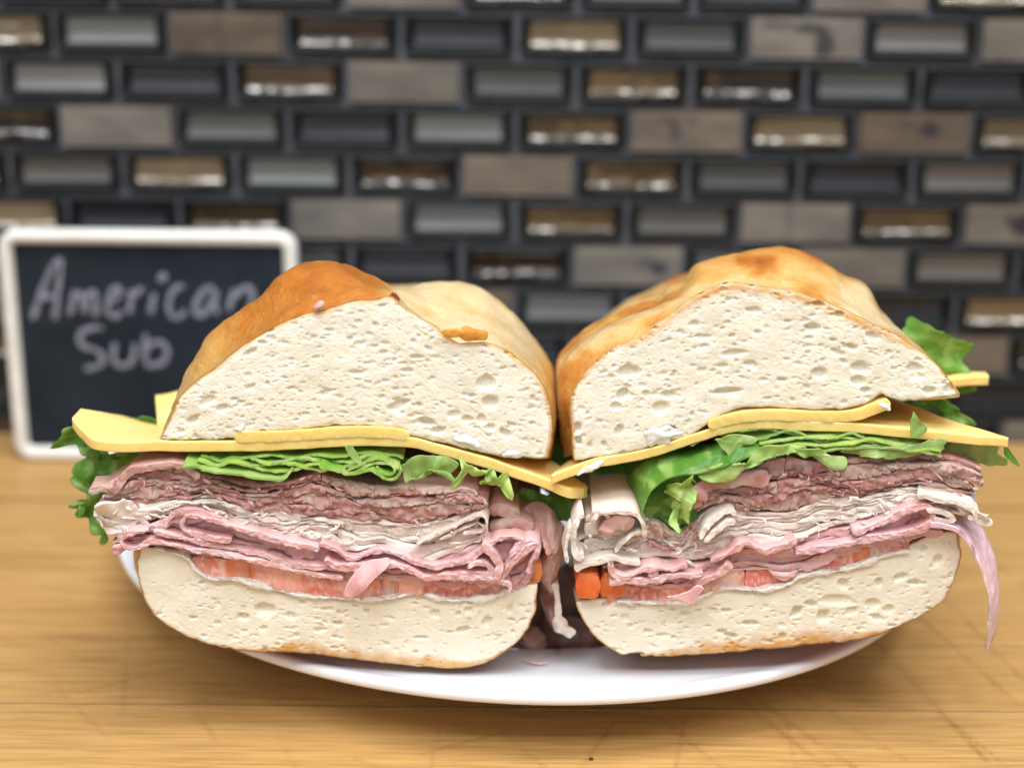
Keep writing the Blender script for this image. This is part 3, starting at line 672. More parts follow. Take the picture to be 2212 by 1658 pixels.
def strata(parent, name, mat, colf, upper, lower, n, seed, yamp=.0009, torn=.0004, fx=420., fz=420., depth=.05, jag=.004, pinch=.9, segs=(1, 3), droop=.0009, crev=.0007, edgec=None, warp=.0006, lump=(.0024, .0014, .0009)):
    "a pile of slices pressed together and cut through: each slice swells and pinches, with torn faces and thin crevices between"
    rg = np.random.default_rng(seed)
    Up = catmull(UL(upper, YF)[:, [0, 2]], 6); Lo = catmull(UL(lower, YF)[:, [0, 2]], 6)
    x0, x1 = max(Up[:, 0].min(), Lo[:, 0].min()), min(Up[:, 0].max(), Lo[:, 0].max())
    X = np.arange(x0, x1, .0003); zt = np.interp(X, Up[:, 0], Up[:, 1]); zb = np.interp(X, Lo[:, 0], Lo[:, 1]); H = np.maximum(zt-zb, .001)
    wk = np.array([np.exp(pinch*1.9*fbm(X*75+k*3.7, k*7.3, 0, seed, 3)) for k in range(n)]); cum = np.vstack([np.zeros(len(X)), np.cumsum(wk, 0)])/wk.sum(0)
    B = zb+H*cum+warp*np.array([fbm(X*160, k*.35, 0, seed+1, 3) for k in range(n+1)])*np.array([.5]+[1]*(n-1)+[.6])[:, None]
    fr = np.array([0, .05, .13, .26, .42, .58, .74, .87, .95, 1.0]); dys = np.array([.0008, .0025, .006, .013, .025, .05])/.05*depth
    for k in range(n):
        a, b = x0+rg.uniform(0, jag), x1-rg.uniform(0, jag); q = rg.integers(segs[0], segs[1]+1)
        cuts = np.sort(np.r_[a, a+(b-a)*np.clip(np.sort(rg.uniform(.12, .88, q-1)), 0, 1), b]); colr = rg.uniform(.94, 1.05)
        for c0, c1 in zip(cuts[:-1], cuts[1:]):
            if c1-c0 < .004: continue
            i0, i1 = np.searchsorted(X, [c0-.0004, c1+.0004]); x = X[i0:i1]; lo, hi = B[k, i0:i1].copy(), B[k+1, i0:i1].copy()
            if len(x) < 8: continue
            s_ = sd(); dr = droop*np.clip(fbm(x*130, s_, 0, s_, 3)*1.8-.1, 0, 1.4); lo = lo-dr
            e = np.clip(np.minimum(x-x[0], x[-1]-x)/.0007, 0, 1); e = np.sqrt(1-(1-e)**2); mid = (lo+hi)/2; lo, hi = mid+(lo-mid)*e, mid+(hi-mid)*e
            h = hi-lo
            y0 = yamp*(.9*fbm(x*65, s_*.9, 0, s_+1, 2)+rg.uniform(-.5, .5))-.5*dr
            Z = lo[:, None]+h[:, None]*fr[None]; ed = np.minimum(fr, 1-fr)[None]*h[:, None]; XX = np.repeat(x[:, None], len(fr), 1)
            wz = Z+.0006*fbm(XX*150, Z*150, 0, s_+5, 2)
            t1 = fbm(XX*fx, wz*fz, s_, s_+2, 3); t2 = np.abs(fbm(XX*fx*.45, wz*fz*.45, s_, s_+3, 2))
            Y = YF+y0[:, None]+torn*(1.1*t1+1.3*t2)+crev*np.exp(-ed/.00016)+.0012*(1-e)[:, None]**2
            lv, le = cells((XX+.0008*fbm(XX*300, wz*300, 1, s_+8, 2))/lump[0], (wz+.0005*fbm(XX*400, wz*400, 2, s_+9, 2))/lump[1]+k*17, s_)
            Y = Y+lump[2]*(lv*smooth(0, .22, le)+.8*np.exp(-le/.07))
            tx = .00025*fbm(XX*fx*1.3, wz*fz, s_+4, s_+4, 2)*np.clip(torn/.0003, 0, 1)
            XX = XX+tx; Z = Z+tx*.6
            lim = (.16+.84*smooth(-.108, -.084, x)*smooth(.134, .108, x))
            dd = dys[None]*lim[:, None]
            wv = .0010*fbm(np.repeat(x[:, None], len(dys), 1)*80, dd*80, s_, s_+6, 2)*np.clip(dd/.004, 0, 1)
            Zt = hi[:, None]+wv-.0002; Zb = lo[:, None]+wv+.0002; Yb = Y[:, [0]]+dd; Yt = Y[:, [-1]]+dd
            xr = np.repeat(x[:, None], len(dys), 1)
            V = np.concatenate([np.stack([xr, Yb, Zb], -1)[:, ::-1], np.stack([XX, Y, Z], -1), np.stack([xr, Yt, Zt], -1)], 1); m = V.shape[1]
            lc = np.concatenate([np.repeat(lv[:, :1], len(dys), 1), lv, np.repeat(lv[:, -1:], len(dys), 1)], 1)
            A = np.r_[-np.ones(len(dys)), 2*fr-1, np.ones(len(dys))]; D = np.r_[dys[::-1], 0*fr, dys]
            AA = np.repeat(A[None], len(x), 0); DD = np.repeat(D[None], len(x), 0)
            c = colf(None, AA*.4 if edgec is None else AA, DD, V, s_)*(colr*(1+(.10 if lump[2] > .0005 else .04)*lc))[..., None]
            mesh_np(name, V.reshape(-1, 3), gridq(len(x), m, flip=True), mat, c.reshape(-1, 3), parent=parent)

SEED = [100]
def sd(): SEED[0] += 1; return SEED[0]
def fill(parent, name, mat, colf, upper, lower, n, th, seed, amp=.0012, minlen=.25, fold=.3, yspread=.0025, wave=.0014, depth=.05, yj=.0013, rough=.0003, nper=(1, 3), lens=(.3, .9)):
    "stack of crumpled slices between an upper and a lower line"
    rg = np.random.default_rng(seed); Up = UL(upper, YF)[:, [0, 2]]; Lo = UL(lower, YF)[:, [0, 2]]
    x0 = max(Up[:, 0].min(), Lo[:, 0].min()); x1 = min(Up[:, 0].max(), Lo[:, 0].max()); W = x1-x0
    def zz(x, v): return np.interp(x, Lo[:, 0], Lo[:, 1])*(1-v)+np.interp(x, Up[:, 0], Up[:, 1])*v
    for k in range(n):
        v0 = (k+.5)/n
        for q in range(rg.integers(nper[0], nper[1]+1)):
            Lx = W*rg.uniform(*lens); a = rg.uniform(x0-.1*W, x1-Lx+.1*W); b = min(a+Lx, x1); a = max(a, x0)
            if b-a < .008: continue
            s_ = sd(); xs = np.linspace(a, b, max(4, int((b-a)/.004))); v = np.clip(v0+.16/n*rg.normal()+.5*noise(xs*110, s_*.37, 0, s_)/n*1.5, .02, .98)
            z = zz(xs, v)+amp*noise(xs*230, s_*.71, 0, s_+1)*.6
            C = np.c_[xs, z]; gap = np.clip(np.interp(b, Up[:, 0], Up[:, 1])-np.interp(b, Lo[:, 0], Lo[:, 1]), .004, .03)
            if rg.random() < fold:       # the slice doubles back on itself at its right end
                up = 1 if rg.random() < .5 else -1; r = th*rg.uniform(.9, 1.6)
                C = np.vstack([C, [C[-1, 0]+r*.9, C[-1, 1]+up*r*.8], [C[-1, 0]+r*.3, C[-1, 1]+up*r*1.9], [C[-1, 0]-.006, C[-1, 1]+up*r*2.1], [C[-1, 0]-.006-rg.uniform(.004, .014), C[-1, 1]+up*r*1.7]])
            if rg.random() < fold:
                up = 1 if rg.random() < .5 else -1; r = th*rg.uniform(.9, 1.6); p = C[0]
                C = np.vstack([[p[0]+.006+rg.uniform(.003, .012), p[1]+up*r*1.7], [p[0]+.005, p[1]+up*r*2.1], [p[0]-r*.3, p[1]+up*r*1.9], [p[0]-r*.9, p[1]+up*r*.8], C])
            ribbon(name, None, th*rg.uniform(.75, 1.25), mat, parent, colf, Y=YF+rg.uniform(-yspread, yspread), depth=depth*rg.uniform(.6, 1.2), yj=yj, seed=s_, wave=wave, rough=rough, world=C)

# ================================================================== LEFT HALF
left = thing('sandwich_half', 'left half of the cut sub, its top crust dark golden brown, beside the chalkboard', 'sandwich', group='two halves of the cut sub on the plate')
right = thing('sandwich_half', 'right half of the cut sub with a ham strip hanging off its outer side', 'sandwich', group='two halves of the cut sub on the plate')

LT_top = [(346, 947), (368, 901), (388, 857), (434, 817), (482, 781), (499, 765), (531, 742), (564, 722), (597, 703), (629, 690), (662, 677), (702, 669), (762, 651), (811, 647), (840, 641), (856, 651), (876, 667), (908, 687), (941, 706), (957, 722), (990, 741), (1022, 740), (1055, 741), (1088, 753), (1120, 775), (1153, 805), (1175, 834), (1187, 868), (1194, 915), (1191, 955), (1184, 985)]
LT_bot = [(346, 949), (400, 950), (434, 950), (499, 948), (560, 938), (613, 930), (648, 928), (713, 920), (778, 920), (860, 926), (876, 937), (909, 946), (974, 961), (1039, 977), (1088, 988), (1130, 987), (1169, 991), (1184, 987)]
LT_keys = [(.009, [(346, 940), (366, 897), (386, 851), (430, 808), (480, 770), (531, 726), (564, 703), (597, 680), (629, 662), (662, 648), (702, 640), (762, 628), (811, 626), (845, 632), (876, 662), (908, 688), (941, 710), (957, 726), (990, 747), (1022, 746), (1055, 747), (1088, 758), (1120, 778), (1155, 805), (1179, 834), (1192, 868), (1199, 915), (1194, 955), (1187, 985)]), (.030, [(360, 925), (388, 840), (401, 800), (421, 768), (450, 729), (482, 703), (515, 677), (554, 647), (580, 621), (613, 592), (645, 576), (694, 568), (746, 576), (785, 595), (817, 611), (840, 634), (885, 668), (930, 690), (990, 700), (1050, 705), (1100, 725), (1150, 775), (1190, 835), (1203, 900), (1192, 985)]),
           (.062, [(385, 900), (430, 830), (480, 755), (540, 705), (620, 650), (700, 622), (780, 622), (856, 629), (892, 618), (925, 614), (974, 615), (1022, 624), (1055, 640), (1088, 663), (1120, 692), (1153, 731), (1185, 773), (1198, 800), (1204, 838), (1204, 898), (1196, 960)]),
           (.105, [(410, 890), (450, 820), (500, 750), (580, 690), (680, 650), (780, 640), (870, 634), (960, 634), (1040, 650), (1100, 690), (1150, 745), (1185, 800), (1196, 850), (1196, 900), (1190, 950)])]
def px_of(X, Y): return 1106+X/Y*3500/.98
def left_top_crust(X, D, Z, s):
    px = 1106+X/(YF+D)*3350; n = fbm(X*70, D*70, Z*70, s+60, 3); n2 = fbm(X*200, D*200, Z*120, s+61, 2)
    hump = smooth(900, 800, px)*smooth(.088, .132, Z)*(.72+.18*n)
    low = smooth(900, 800, px)*(.25+.75*smooth(.080, .125, Z))*(.50+.16*n)
    lobe = .05+.20*smooth(.05, .5, n)+.10*n2
    b = np.where(px < 850, np.maximum(hump, low), 0); w_ = smooth(835, 880, px); b = np.maximum(hump, low)*(1-w_)+lobe*w_
    side = smooth(1130, 1195, px); b = b*(1-side)+.36*side
    line = .25*np.exp(-D/.0015); return np.clip(b+line*.3+.06*n2, 0, 1)
def lrim(X, Z, istop): return np.where(istop, .0013, .0002)
BIG_L = []
for (px, py, r, asp, an, dp) in [(1050, 826, 2.6, 1.2, .1, .5), (1058, 868, 2.4, 1.1, -.3, .55), (1040, 905, 1.5, 1, 0, .6), (1010, 905, 1.4, 1.3, 0, .6), (980, 895, 1.6, 1.4, .1, .5), (860, 876, 2.2, 2.6, .45, .6), (920, 912, 2.0, 2.0, -.1, .8),
        (945, 930, 1.6, 1.8, .1, .7), (415, 907, 1.5, 1.6, .6, .8), (480, 880, 1.6, 1.6, .4, .6), (448, 865, 2.0, 1.8, .5, .5), (1092, 935, 1.7, 1.4, -.7, .7), (1060, 922, 1.1, 1, 0, .8), (660, 893, .9, 2, 0, .8), (880, 800, 1.2, 2.6, 0, .6), (770, 804, 1.3, 2.4, 0, .6), (775, 742, 1, 2, 0, .6), (900, 771, 1.2, 2.5, 0, .6), (700, 850, 1.2, 1.8, 0, .6), (1150, 860, 1., .6, 0, .7), (540, 760, 1.4, 2.6, .5, .6), (540, 835, 1.2, 2.2, .4, .6)]:
    p = U(px, py, YF); BIG_L.append((p[0], p[2], r*.001, asp, an, dp))
bread('top_bread', LT_top, LT_bot, LT_keys, left, 11, lrim, left_top_crust, BIG_L)

LB_top = [(302, 1186), (308, 1175), (323, 1183), (359, 1187), (395, 1202), (425, 1226), (456, 1246), (502, 1252), (556, 1262), (610, 1280), (660, 1286), (702, 1290), (760, 1290), (798, 1297), (849, 1291), (899, 1281), (935, 1290), (970, 1298), (1042, 1294), (1078, 1287), (1110, 1270), (1140, 1262), (1161, 1262)]
LB_bot = [(301, 1188), (297, 1222), (301, 1266), (316, 1305), (337, 1334), (366, 1355), (412, 1380), (459, 1395), (531, 1407), (610, 1409), (702, 1416), (760, 1424), (827, 1432), (934, 1442), (988, 1443), (1042, 1435), (1078, 1417), (1117, 1387), (1142, 1355), (1156, 1319), (1161, 1280)]
LB_keys = [(.02, [(299, 1150), (310, 1140), (360, 1145), (500, 1190), (700, 1235), (900, 1235), (1100, 1225), (1162, 1222)]), (.09, [(330, 1060), (345, 1050), (500, 1070), (700, 1080), (900, 1080), (1100, 1080), (1160, 1080)])]
def low_crust(X, D, Z, s):
    n = fbm(X*80, D*80, Z*80, s+60, 3); return np.clip(.30+.45*smooth(.045, .028, Z)+.25*n, 0, 1)
def lbrim(X, Z, istop):
    u = (X-X.min())/(X.max()-X.min()); return np.where(istop, .0004, .0008+.0036*smooth(.24, .4, u)*smooth(.98, .75, u))
BIG_LB = []
for (px, py, r, asp, an, dp) in [(573, 1316, 2.7, 1.4, -.1, .6), (525, 1331, 1.6, 1.5, -.3, .8), (628, 1329, 1.5, 1.4, -.2, .6), (730, 1345, 1.2, 1.6, 0, .9), (655, 1300, 1., 1.4, 0, .7), (1000, 1360, 1.7, 1.9, .3, .7), (1052, 1342, 1.7, 1.3, .6, .7), (1100, 1312, 1.7, .7, .2, .7), (940, 1325, 1.6, 1.1, 0, .5), (1012, 1318, 1.5, 1.2, .2, .6), (910, 1377, 1.4, 3, 0, .5), (690, 1360, 1.3, 1.6, 0, .6), (470, 1345, 1.0, 1.2, 0, .8), (830, 1350, 1, 1.6, 0, .6), (640, 1370, 1.0, 1.2, 0, .7), (1075, 1380, 1, 2, .6, .6)]:
    p = U(px, py, YF); BIG_LB.append((p[0], p[2], r*.001, asp, an, dp))
bread('bottom_bread', LB_top, LB_bot, LB_keys, left, 23, lbrim, low_crust, BIG_LB, npore=1100)

patch('crust_flake', [(958, 712), (975, 704), (1020, 710), (1055, 716), (1052, 734), (1020, 732), (985, 730), (968, 726)], M['crust'], left, lambda S, A, D, V, s: mixc(lin(226, 170, 80), lin(205, 132, 45), .5+.8*fbm(V[..., 0]*300, V[..., 2]*300, 0, 3)), Y=.4188, curl=.001, seed=5, th=.0007, teeth=.0012, bulge=.0006)
patch('crust_flake', [(842, 636), (850, 630), (858, 640), (862, 650), (850, 646)], M['crust'], left, lambda S, A, D, V, s: mixc(lin(150, 84, 40), lin(120, 60, 26), .5+0*D), Y=.4215, curl=.0006, seed=6, th=.0006)
patch('beef_scrap', [(675, 660), (688, 650), (702, 656), (706, 664), (692, 668), (678, 672)], M['beef'], left, beef_col, Y=.4195, curl=.001, seed=7, th=.0008, bulge=.0012)

# ================================================================== RIGHT HALF breads
RT_top = [(1238, 990), (1234, 924), (1231, 880), (1236, 849), (1259, 814), (1291, 776), (1324, 752), (1356, 738), (1389, 724), (1415, 703), (1448, 680), (1470, 660), (1503, 638), (1535, 622), (1568, 609), (1617, 613), (1647, 618), (1712, 628), (1777, 650), (1842, 677), (1891, 700), (1940, 726), (1973, 748), (2012, 776), (2038, 802), (2058, 829), (2072, 853)]
RT_bot = [(1239, 998), (1268, 993), (1308, 986), (1373, 973), (1438, 955), (1487, 942), (1529, 915), (1568, 893), (1617, 880), (1682, 881), (1745, 885), (1810, 884), (1859, 875), (1888, 865), (1904, 854), (1928, 861), (1956, 866), (2005, 862), (2051, 858), (2072, 855)]
RT_keys = [(.009, [(1236, 985), (1231, 924), (1228, 885), (1234, 862), (1258, 835), (1291, 802), (1324, 782), (1356, 771), (1389, 760), (1415, 744), (1448, 726), (1470, 710), (1503, 692), (1535, 678), (1568, 668), (1617, 668), (1647, 670), (1712, 678), (1777, 694), (1842, 712), (1891, 724), (1940, 742), (1973, 760), (2012, 784), (2038, 807), (2058, 832), (2072, 853)]),
 (.026, [(1216, 985), (1206, 920), (1203, 850), (1210, 800), (1238, 766), (1275, 736), (1315, 713), (1360, 692), (1410, 676), (1450, 662), (1490, 650), (1540, 640), (1600, 628), (1680, 624), (1760, 632), (1840, 660), (1893, 690), (1930, 710), (1975, 742), (2012, 776), (2050, 822), (2065, 850)]),
           (.055, [(1206, 940), (1201, 850), (1204, 786), (1226, 754), (1259, 725), (1308, 695), (1356, 669), (1405, 655), (1431, 645), (1444, 630), (1470, 616), (1487, 597), (1506, 575), (1552, 558), (1617, 545), (1701, 541), (1745, 552), (1787, 571), (1826, 598), (1872, 617), (1888, 644), (1898, 668), (1924, 695), (1950, 730), (1990, 780), (2020, 830)]),
           (.105, [(1225, 900), (1220, 830), (1240, 780), (1300, 710), (1400, 650), (1500, 610), (1600, 580), (1700, 575), (1780, 595), (1850, 640), (1900, 690), (1940, 745), (1970, 810)])]
def right_top_crust(X, D, Z, s):
    px = 1106+X/(YF+D)*3350; n = fbm(X*70, D*70, Z*70, s+60, 3); n2 = fbm(X*220, D*220, Z*140, s+61, 2)
    b = .20+.42*smooth(-.12, .38, n)+.14*n2
    b = b+.30*smooth(.118, .145, Z)*smooth(.03, .055, D)
    ridge = smooth(.028, .05, D)*smooth(1360, 1480, px)*smooth(1900, 1700, px); b = b+.12*ridge
    b = b*(1-.45*smooth(1240, 1205, px)*smooth(.10, .06, Z)); b = b+.35*np.exp(-((px-1885)/18)**2)*smooth(.03, .05, D)
    b = b-.25*smooth(1780, 1840, px)*smooth(.14, .12, Z); b = b*(1-.75*smooth(.012, .004, D))
    return np.clip(b, 0.05, 1)
def rrim(X, Z, istop): return np.where(istop, .0013+.0022*smooth(.118, .128, Z), .0002)
BIG_R = []
for (px, py, r, asp, an, dp) in [(1357, 802, 2.7, 1.6, .1, .5), (1345, 850, 1.9, 1.1, .8, .8), (1330, 877, 1.4, 1.2, 0, .6), (1427, 880, 2.3, 1.3, .1, .55), (1446, 852, 1.8, 1.6, 0, .6), (1395, 850, 1.2, 1, 0, .6), (1570, 845, 2.4, 4, .1, .6), (1449, 925, 1.5, 2, -.2, .9), (1248, 922, 1.5, .45, .0, .9), (1250, 952, 1.6, .35, .25, 1.0), (1337, 928, 1.6, .6, -.3, .8), (1275, 962, 1., .9, 0, .9), (1305, 960, 1.1, .5, .3, .8), (1629, 670, 1.5, 2, 0, .6), (1585, 762, 2.2, 3, .1, .4),
        (1755, 707, 1.8, 1.9, -.05, .8), (1768, 657, 1.4, 2.2, -.2, .7), (1813, 679, 1.3, 1.4, 0, .7), (1840, 748, 1.4, 1.8, -.3, .9), (1885, 725, 1.6, 2, -.3, .6), (1810, 760, 1.6, 2.4, -.3, .5), (1860, 794, 2.4, 1.5, -.3, .5), (1822, 780, 1., 1.5, -.4, .9), (1772, 805, 2.0, 1.3, -.2, .6), (1855, 822, 2.0, 1.4, 0, .5), (1870, 843, 1.3, 1.4, 0, .8), (1975, 795, 2.1, 1.4, -.1, .5), (1980, 812, 1.7, 1.4, 0, .5), (2007, 843, 1.6, 1.4, 0, .8), (2050, 842, 1.6, .9, .2, .6), (1690, 820, 1.2, 1.8, 0, .7), (1560, 790, 1.2, 2, 0, .6), (1650, 820, 1., 2, 0, .6), (1620, 785, 1.4, 1.6, .1, .6), (1500, 700, 1.2, 1.6, .2, .6), (1515, 800, 1.1, 1.6, 0, .6)]:
    p = U(px, py, YF); BIG_R.append((p[0], p[2], r*.001, asp, an, dp))
bread('top_bread', RT_top, RT_bot, RT_keys, right, 37, rrim, right_top_crust, BIG_R)
RB_top = [(1244, 1300), (1268, 1297), (1308, 1293), (1373, 1302), (1431, 1302), (1487, 1302), (1519, 1287), (1568, 1268), (1591, 1276), (1650, 1273), (1701, 1264), (1719, 1247), (1761, 1237), (1829, 1231), (1870, 1215), (1908, 1204), (1935, 1196), (1982, 1170), (2021, 1153), (2064, 1149), (2071, 1162)]
RB_bot = [(1244, 1304), (1249, 1319), (1262, 1345), (1281, 1371), (1301, 1390), (1320, 1403), (1343, 1413), (1382, 1411), (1389, 1418), (1454, 1417), (1552, 1411), (1701, 1398), (1745, 1393), (1842, 1386), (1888, 1376), (1940, 1354), (1989, 1332), (2034, 1305), (2054, 1273), (2067, 1244), (2073, 1218), (2078, 1190), (2072, 1166)]
RB_keys = [(.02, [(1238, 1262), (1300, 1255), (1450, 1250), (1700, 1215), (1900, 1160), (2020, 1110), (2066, 1118)]), (.09, [(1235, 1100), (1300, 1090), (1450, 1080), (1700, 1060), (1900, 1020), (1990, 1000), (2020, 1010)])]
def rbrim(X, Z, istop):
    u = (X-X.min())/(X.max()-X.min()); return np.where(istop, .0004, .0008+.0040*smooth(.15, .35, u)*smooth(.85, .68, u))
BIG_RB = []
for (px, py, r, asp, an, dp) in [(1720, 1320, 2.0, .5, -.5, .9), (1752, 1303, 1.5, 1.5, -.3, .9), (1778, 1330, 2.0, .8, -.2, .8), (1822, 1260, 1.8, .8, .5, .9), (1828, 1258, 1.2, .6, .3, .9), (1898, 1258, 1.6, .7, 0, .7), (1945, 1246, 1.7, 1.8, .3, .8), (1975, 1258, 1.6, 1.8, -.1, .8), (2027, 1210, 1.8, .7, 0, .8), (1996, 1185, 1.2, .8, 0, .8), (1805, 1295, 3.0, 2.2, 0, .35), (1840, 1320, 1.7, 1.4, .3, .5), (1885, 1304, 2.1, 1.1, 0, .5), (1920, 1315, 1.6, 1.1, 0, .7), (1895, 1334, 1.4, 1.1, 0, .8), (1570, 1318, 1.2, 2, 0, .8), (1540, 1318, 1.2, 1.6, 0, .6), (1620, 1345, 1.6, 2.4, 0, .7), (1430, 1372, 1.4, 2.4, 0, .5), (1400, 1364, 1.3, 1.6, 0, .6), (1350, 1335, 1.4, 1.5, 0, .5), (1578, 1372, 1.5, 2, -.1, .9), (1560, 1363, 1.2, 1.5, 0, .9), (1480, 1325, 1.3, 1.6, 0, .6), (1690, 1372, 1.2, 1.2, 0, .7), (1310, 1305, 1.3, 1.6, .5, .9)]:
    p = U(px, py, YF); BIG_RB.append((p[0], p[2], r*.001, asp, an, dp))
bread('bottom_bread', RB_top, RB_bot, RB_keys, right, 41, rbrim, low_crust, BIG_RB, npore=1100)

# ================================================================== cheese
slab('cheese_slice', [(156, 900, .438), (176, 925, .431), (215, 951, .4215), (336, 950, .42), (434, 951, .42), (512, 952, .42), (620, 948, .42), (740, 940, .42), (876, 942, .42), (940, 957, .42), (1006, 975, .42), (1071, 995, .42), (1105, 1006, .42), (1170, 1029, .42), (1222, 1050, .42), (1240, 1054, .421), (1262, 1054, .425)],
     [(174, 882, .447), (200, 886, .452), (262, 895, .468), (345, 915, .475), (434, 905, .475), (512, 900, .475), (620, 893, .475), (740, 890, .475), (876, 893, .475), (940, 905, .475), (1006, 920, .475), (1071, 938, .47), (1160, 975, .452), (1204, 1001, .441), (1250, 1036, .4315), (1262, 1043, .4295), (1269, 1050, .428)], .0032, M['cheese'], left, cheese_col, 61)
ribbon('cheese_slice', [(506, 945), (620, 942), (740, 934), (820, 934), (862, 939), (884, 948)], .0031, M['cheese'], left, rib_cheese, Y=.4194, depth=.045, yj=.0003, seed=62, wave=.0003, rough=.0001, round_=.02, thn=.06)
slab('cheese_slice', [(340, 912, .466), (360, 908, .466), (392, 905, .466)], [(335, 853, .486), (360, 850, .486), (392, 842, .486)], .003, M['cheese'], left, cheese_col, 63)
slab('cheese_slice', [(1191, 1026, .4175), (1226, 1012, .419), (1288, 990, .42), (1373, 975, .42), (1438, 957, .42), (1519, 930, .42), (1568, 914, .42), (1647, 906, .42), (1740, 909, .42), (1842, 913, .42), (1940, 923, .42), (2038, 932, .42), (2110, 939, .42), (2150, 942, .42), (2178, 945, .421)],
     [(1205, 1012, .430), (1235, 985, .445), (1288, 945, .46), (1373, 925, .475), (1438, 905, .475), (1519, 880, .475), (1568, 865, .475), (1647, 858, .475), (1740, 860, .475), (1900, 856, .468), (1950, 869, .452), (1992, 882, .446), (2045, 903, .438), (2115, 926, .430), (2179, 944, .4225)], .0029, M['cheese'], right, cheese_col, 64)
ribbon('cheese_slice', [(1530, 921), (1568, 908), (1620, 899), (1690, 897), (1760, 901), (1842, 898), (1886, 884), (1924, 870)], .0031, M['cheese'], right, rib_cheese, Y=.4194, depth=.045, yj=.0003, seed=65, wave=.0003, rough=.0001, round_=.02, thn=.06)
slab('cheese_slice', [(1990, 822, .474), (2040, 818, .474), (2090, 812, .474), (2136, 811, .474)], [(1990, 810, .485), (2040, 806, .485), (2090, 801, .485), (2130, 801, .485)], .0031, M['cheese'], right, cheese_col, 66)

# ================================================================== meats, left
b_up = [(198, 1062), (265, 1026), (300, 1012), (360, 1002), (420, 1020), (520, 1045), (620, 1040), (680, 1022), (735, 1032), (800, 1045), (900, 1050), (1000, 1054), (1062, 1078)]
b_lo = [(198, 1088), (300, 1088), (400, 1074), (470, 1072), (560, 1097), (640, 1107), (700, 1114), (800, 1122), (880, 1132), (950, 1124), (1000, 1112), (1062, 1098)]
t_lo = [(198, 1110), (230, 1140), (300, 1136), (390, 1104), (480, 1106), (502, 1133), (574, 1154), (645, 1166), (702, 1174), (766, 1185), (827, 1185), (881, 1206), (920, 1208), (970, 1192), (1042, 1166), (1062, 1130)]
h_lo = [(240, 1180), (305, 1178), (359, 1180), (412, 1198), (484, 1208), (556, 1216), (627, 1231), (702, 1248), (748, 1252), (820, 1250), (899, 1252), (970, 1262), (1060, 1264), (1096, 1276), (1124, 1266), (1150, 1233), (1165, 1180)]
h_up = [(240, 1150), (300, 1140), (390, 1108), (480, 1110), (520, 1140), (600, 1160), (702, 1178), (766, 1188), (827, 1188), (881, 1208), (920, 1210), (970, 1195), (1042, 1170), (1080, 1160), (1120, 1156), (1165, 1165)]
strata(left, 'roast_beef_slice', M['beef'], beef_col, b_up, b_lo, 5, 1, torn=.0005, fx=430, fz=560, segs=(2, 4), yamp=.0016, crev=.0008, lump=(.0026, .0013, .0009))
strata(left, 'turkey_slice', M['turkey'], turkey_col, b_lo, t_lo, 5, 2, torn=.00034, fx=260, fz=1100, segs=(1, 3), yamp=.0012, droop=.0012, lump=(.0055, .0009, .0005))
strata(left, 'ham_slice', M['ham'], ham_col, h_up, h_lo, 5, 3, torn=.00014, fx=300, fz=600, lump=(.014, .0010, .0005), segs=(1, 1), droop=.0020, yamp=.0014, pinch=.9, crev=.0005, edgec=1, warp=.0012)
RB = lambda *a, **k: ribbon('roast_beef_slice', *a, **k)
def beef(par, pts, th=.0026, Y=YF-.001, **k): return ribbon('roast_beef_slice', pts, th, M['beef'], par, beef_col, Y=Y, seed=sd(), **{**dict(yj=.0012, rough=.00025), **k})
def turk(par, pts, th=.0014, Y=YF-.0015, **k): return ribbon('turkey_slice', pts, th, M['turkey'], par, turkey_col, Y=Y, seed=sd(), **{**dict(yj=.0011, rough=.0002), **k})
def ham(par, pts, th=.0013, Y=YF-.0015, **k): return ribbon('ham_slice', pts, th, M['ham'], par, ham_col, Y=Y, seed=sd(), **{**dict(yj=.0012, rough=.0003, thn=.75), **k})
beef(left, [(192, 1062), (215, 1058), (250, 1056), (268, 1030), (295, 1014), (359, 1004), (398, 1009), (432, 1030)], .0020, .4185)
beef(left, [(1055, 1112), (1075, 1098), (1100, 1104), (1122, 1112)], .0030, .424)
beef(left, [(1062, 1150), (1085, 1132), (1110, 1128), (1152, 1142)], .0030, .4225)
patch('turkey_slice', [(198, 1104), (230, 1088), (275, 1090), (300, 1112), (322, 1138), (318, 1152), (290, 1140), (255, 1150), (228, 1142), (215, 1122)], M['turkey'], left, turkey_col, Y=.4180, curl=.006, cf=130, seed=sd(), th=.0009, teeth=.002, lean=-.6)
turk(left, [(900, 1176), (940, 1158), (1000, 1128), (1038, 1112), (1052, 1124), (1042, 1148), (1000, 1152)], .0007, .4172, yj=.002)
turk(left, [(950, 1164), (1000, 1142), (1030, 1134)], .0006, .4174, yj=.002)
ham(left, [(358, 1134), (373, 1113), (405, 1106), (448, 1112), (502, 1134), (556, 1152), (600, 1160)], .0013, .4172)
ham(left, [(500, 1168), (460, 1164), (420, 1156), (396, 1145), (392, 1128), (412, 1116), (466, 1126), (556, 1153), (627, 1172), (690, 1186)], .0013, .4162)
ham(left, [(330, 1148), (412, 1166), (466, 1180), (520, 1190), (574, 1200), (627, 1218), (702, 1226), (760, 1232)], .0012, .4168)
ham(left, [(318, 1148), (282, 1152), (262, 1166), (268, 1181), (296, 1184), (325, 1172), (377, 1178), (430, 1190), (520, 1204), (610, 1226), (681, 1243), (742, 1248)], .0012, .4160)
ham(left, [(690, 1176), (725, 1188), (745, 1204), (761, 1209), (780, 1204), (804, 1195), (829, 1193), (858, 1198), (878, 1208), (897, 1218), (936, 1226), (976, 1220), (1015, 1208), (1044, 1187), (1073, 1166), (1112, 1161), (1136, 1169)], .0014, .4158)
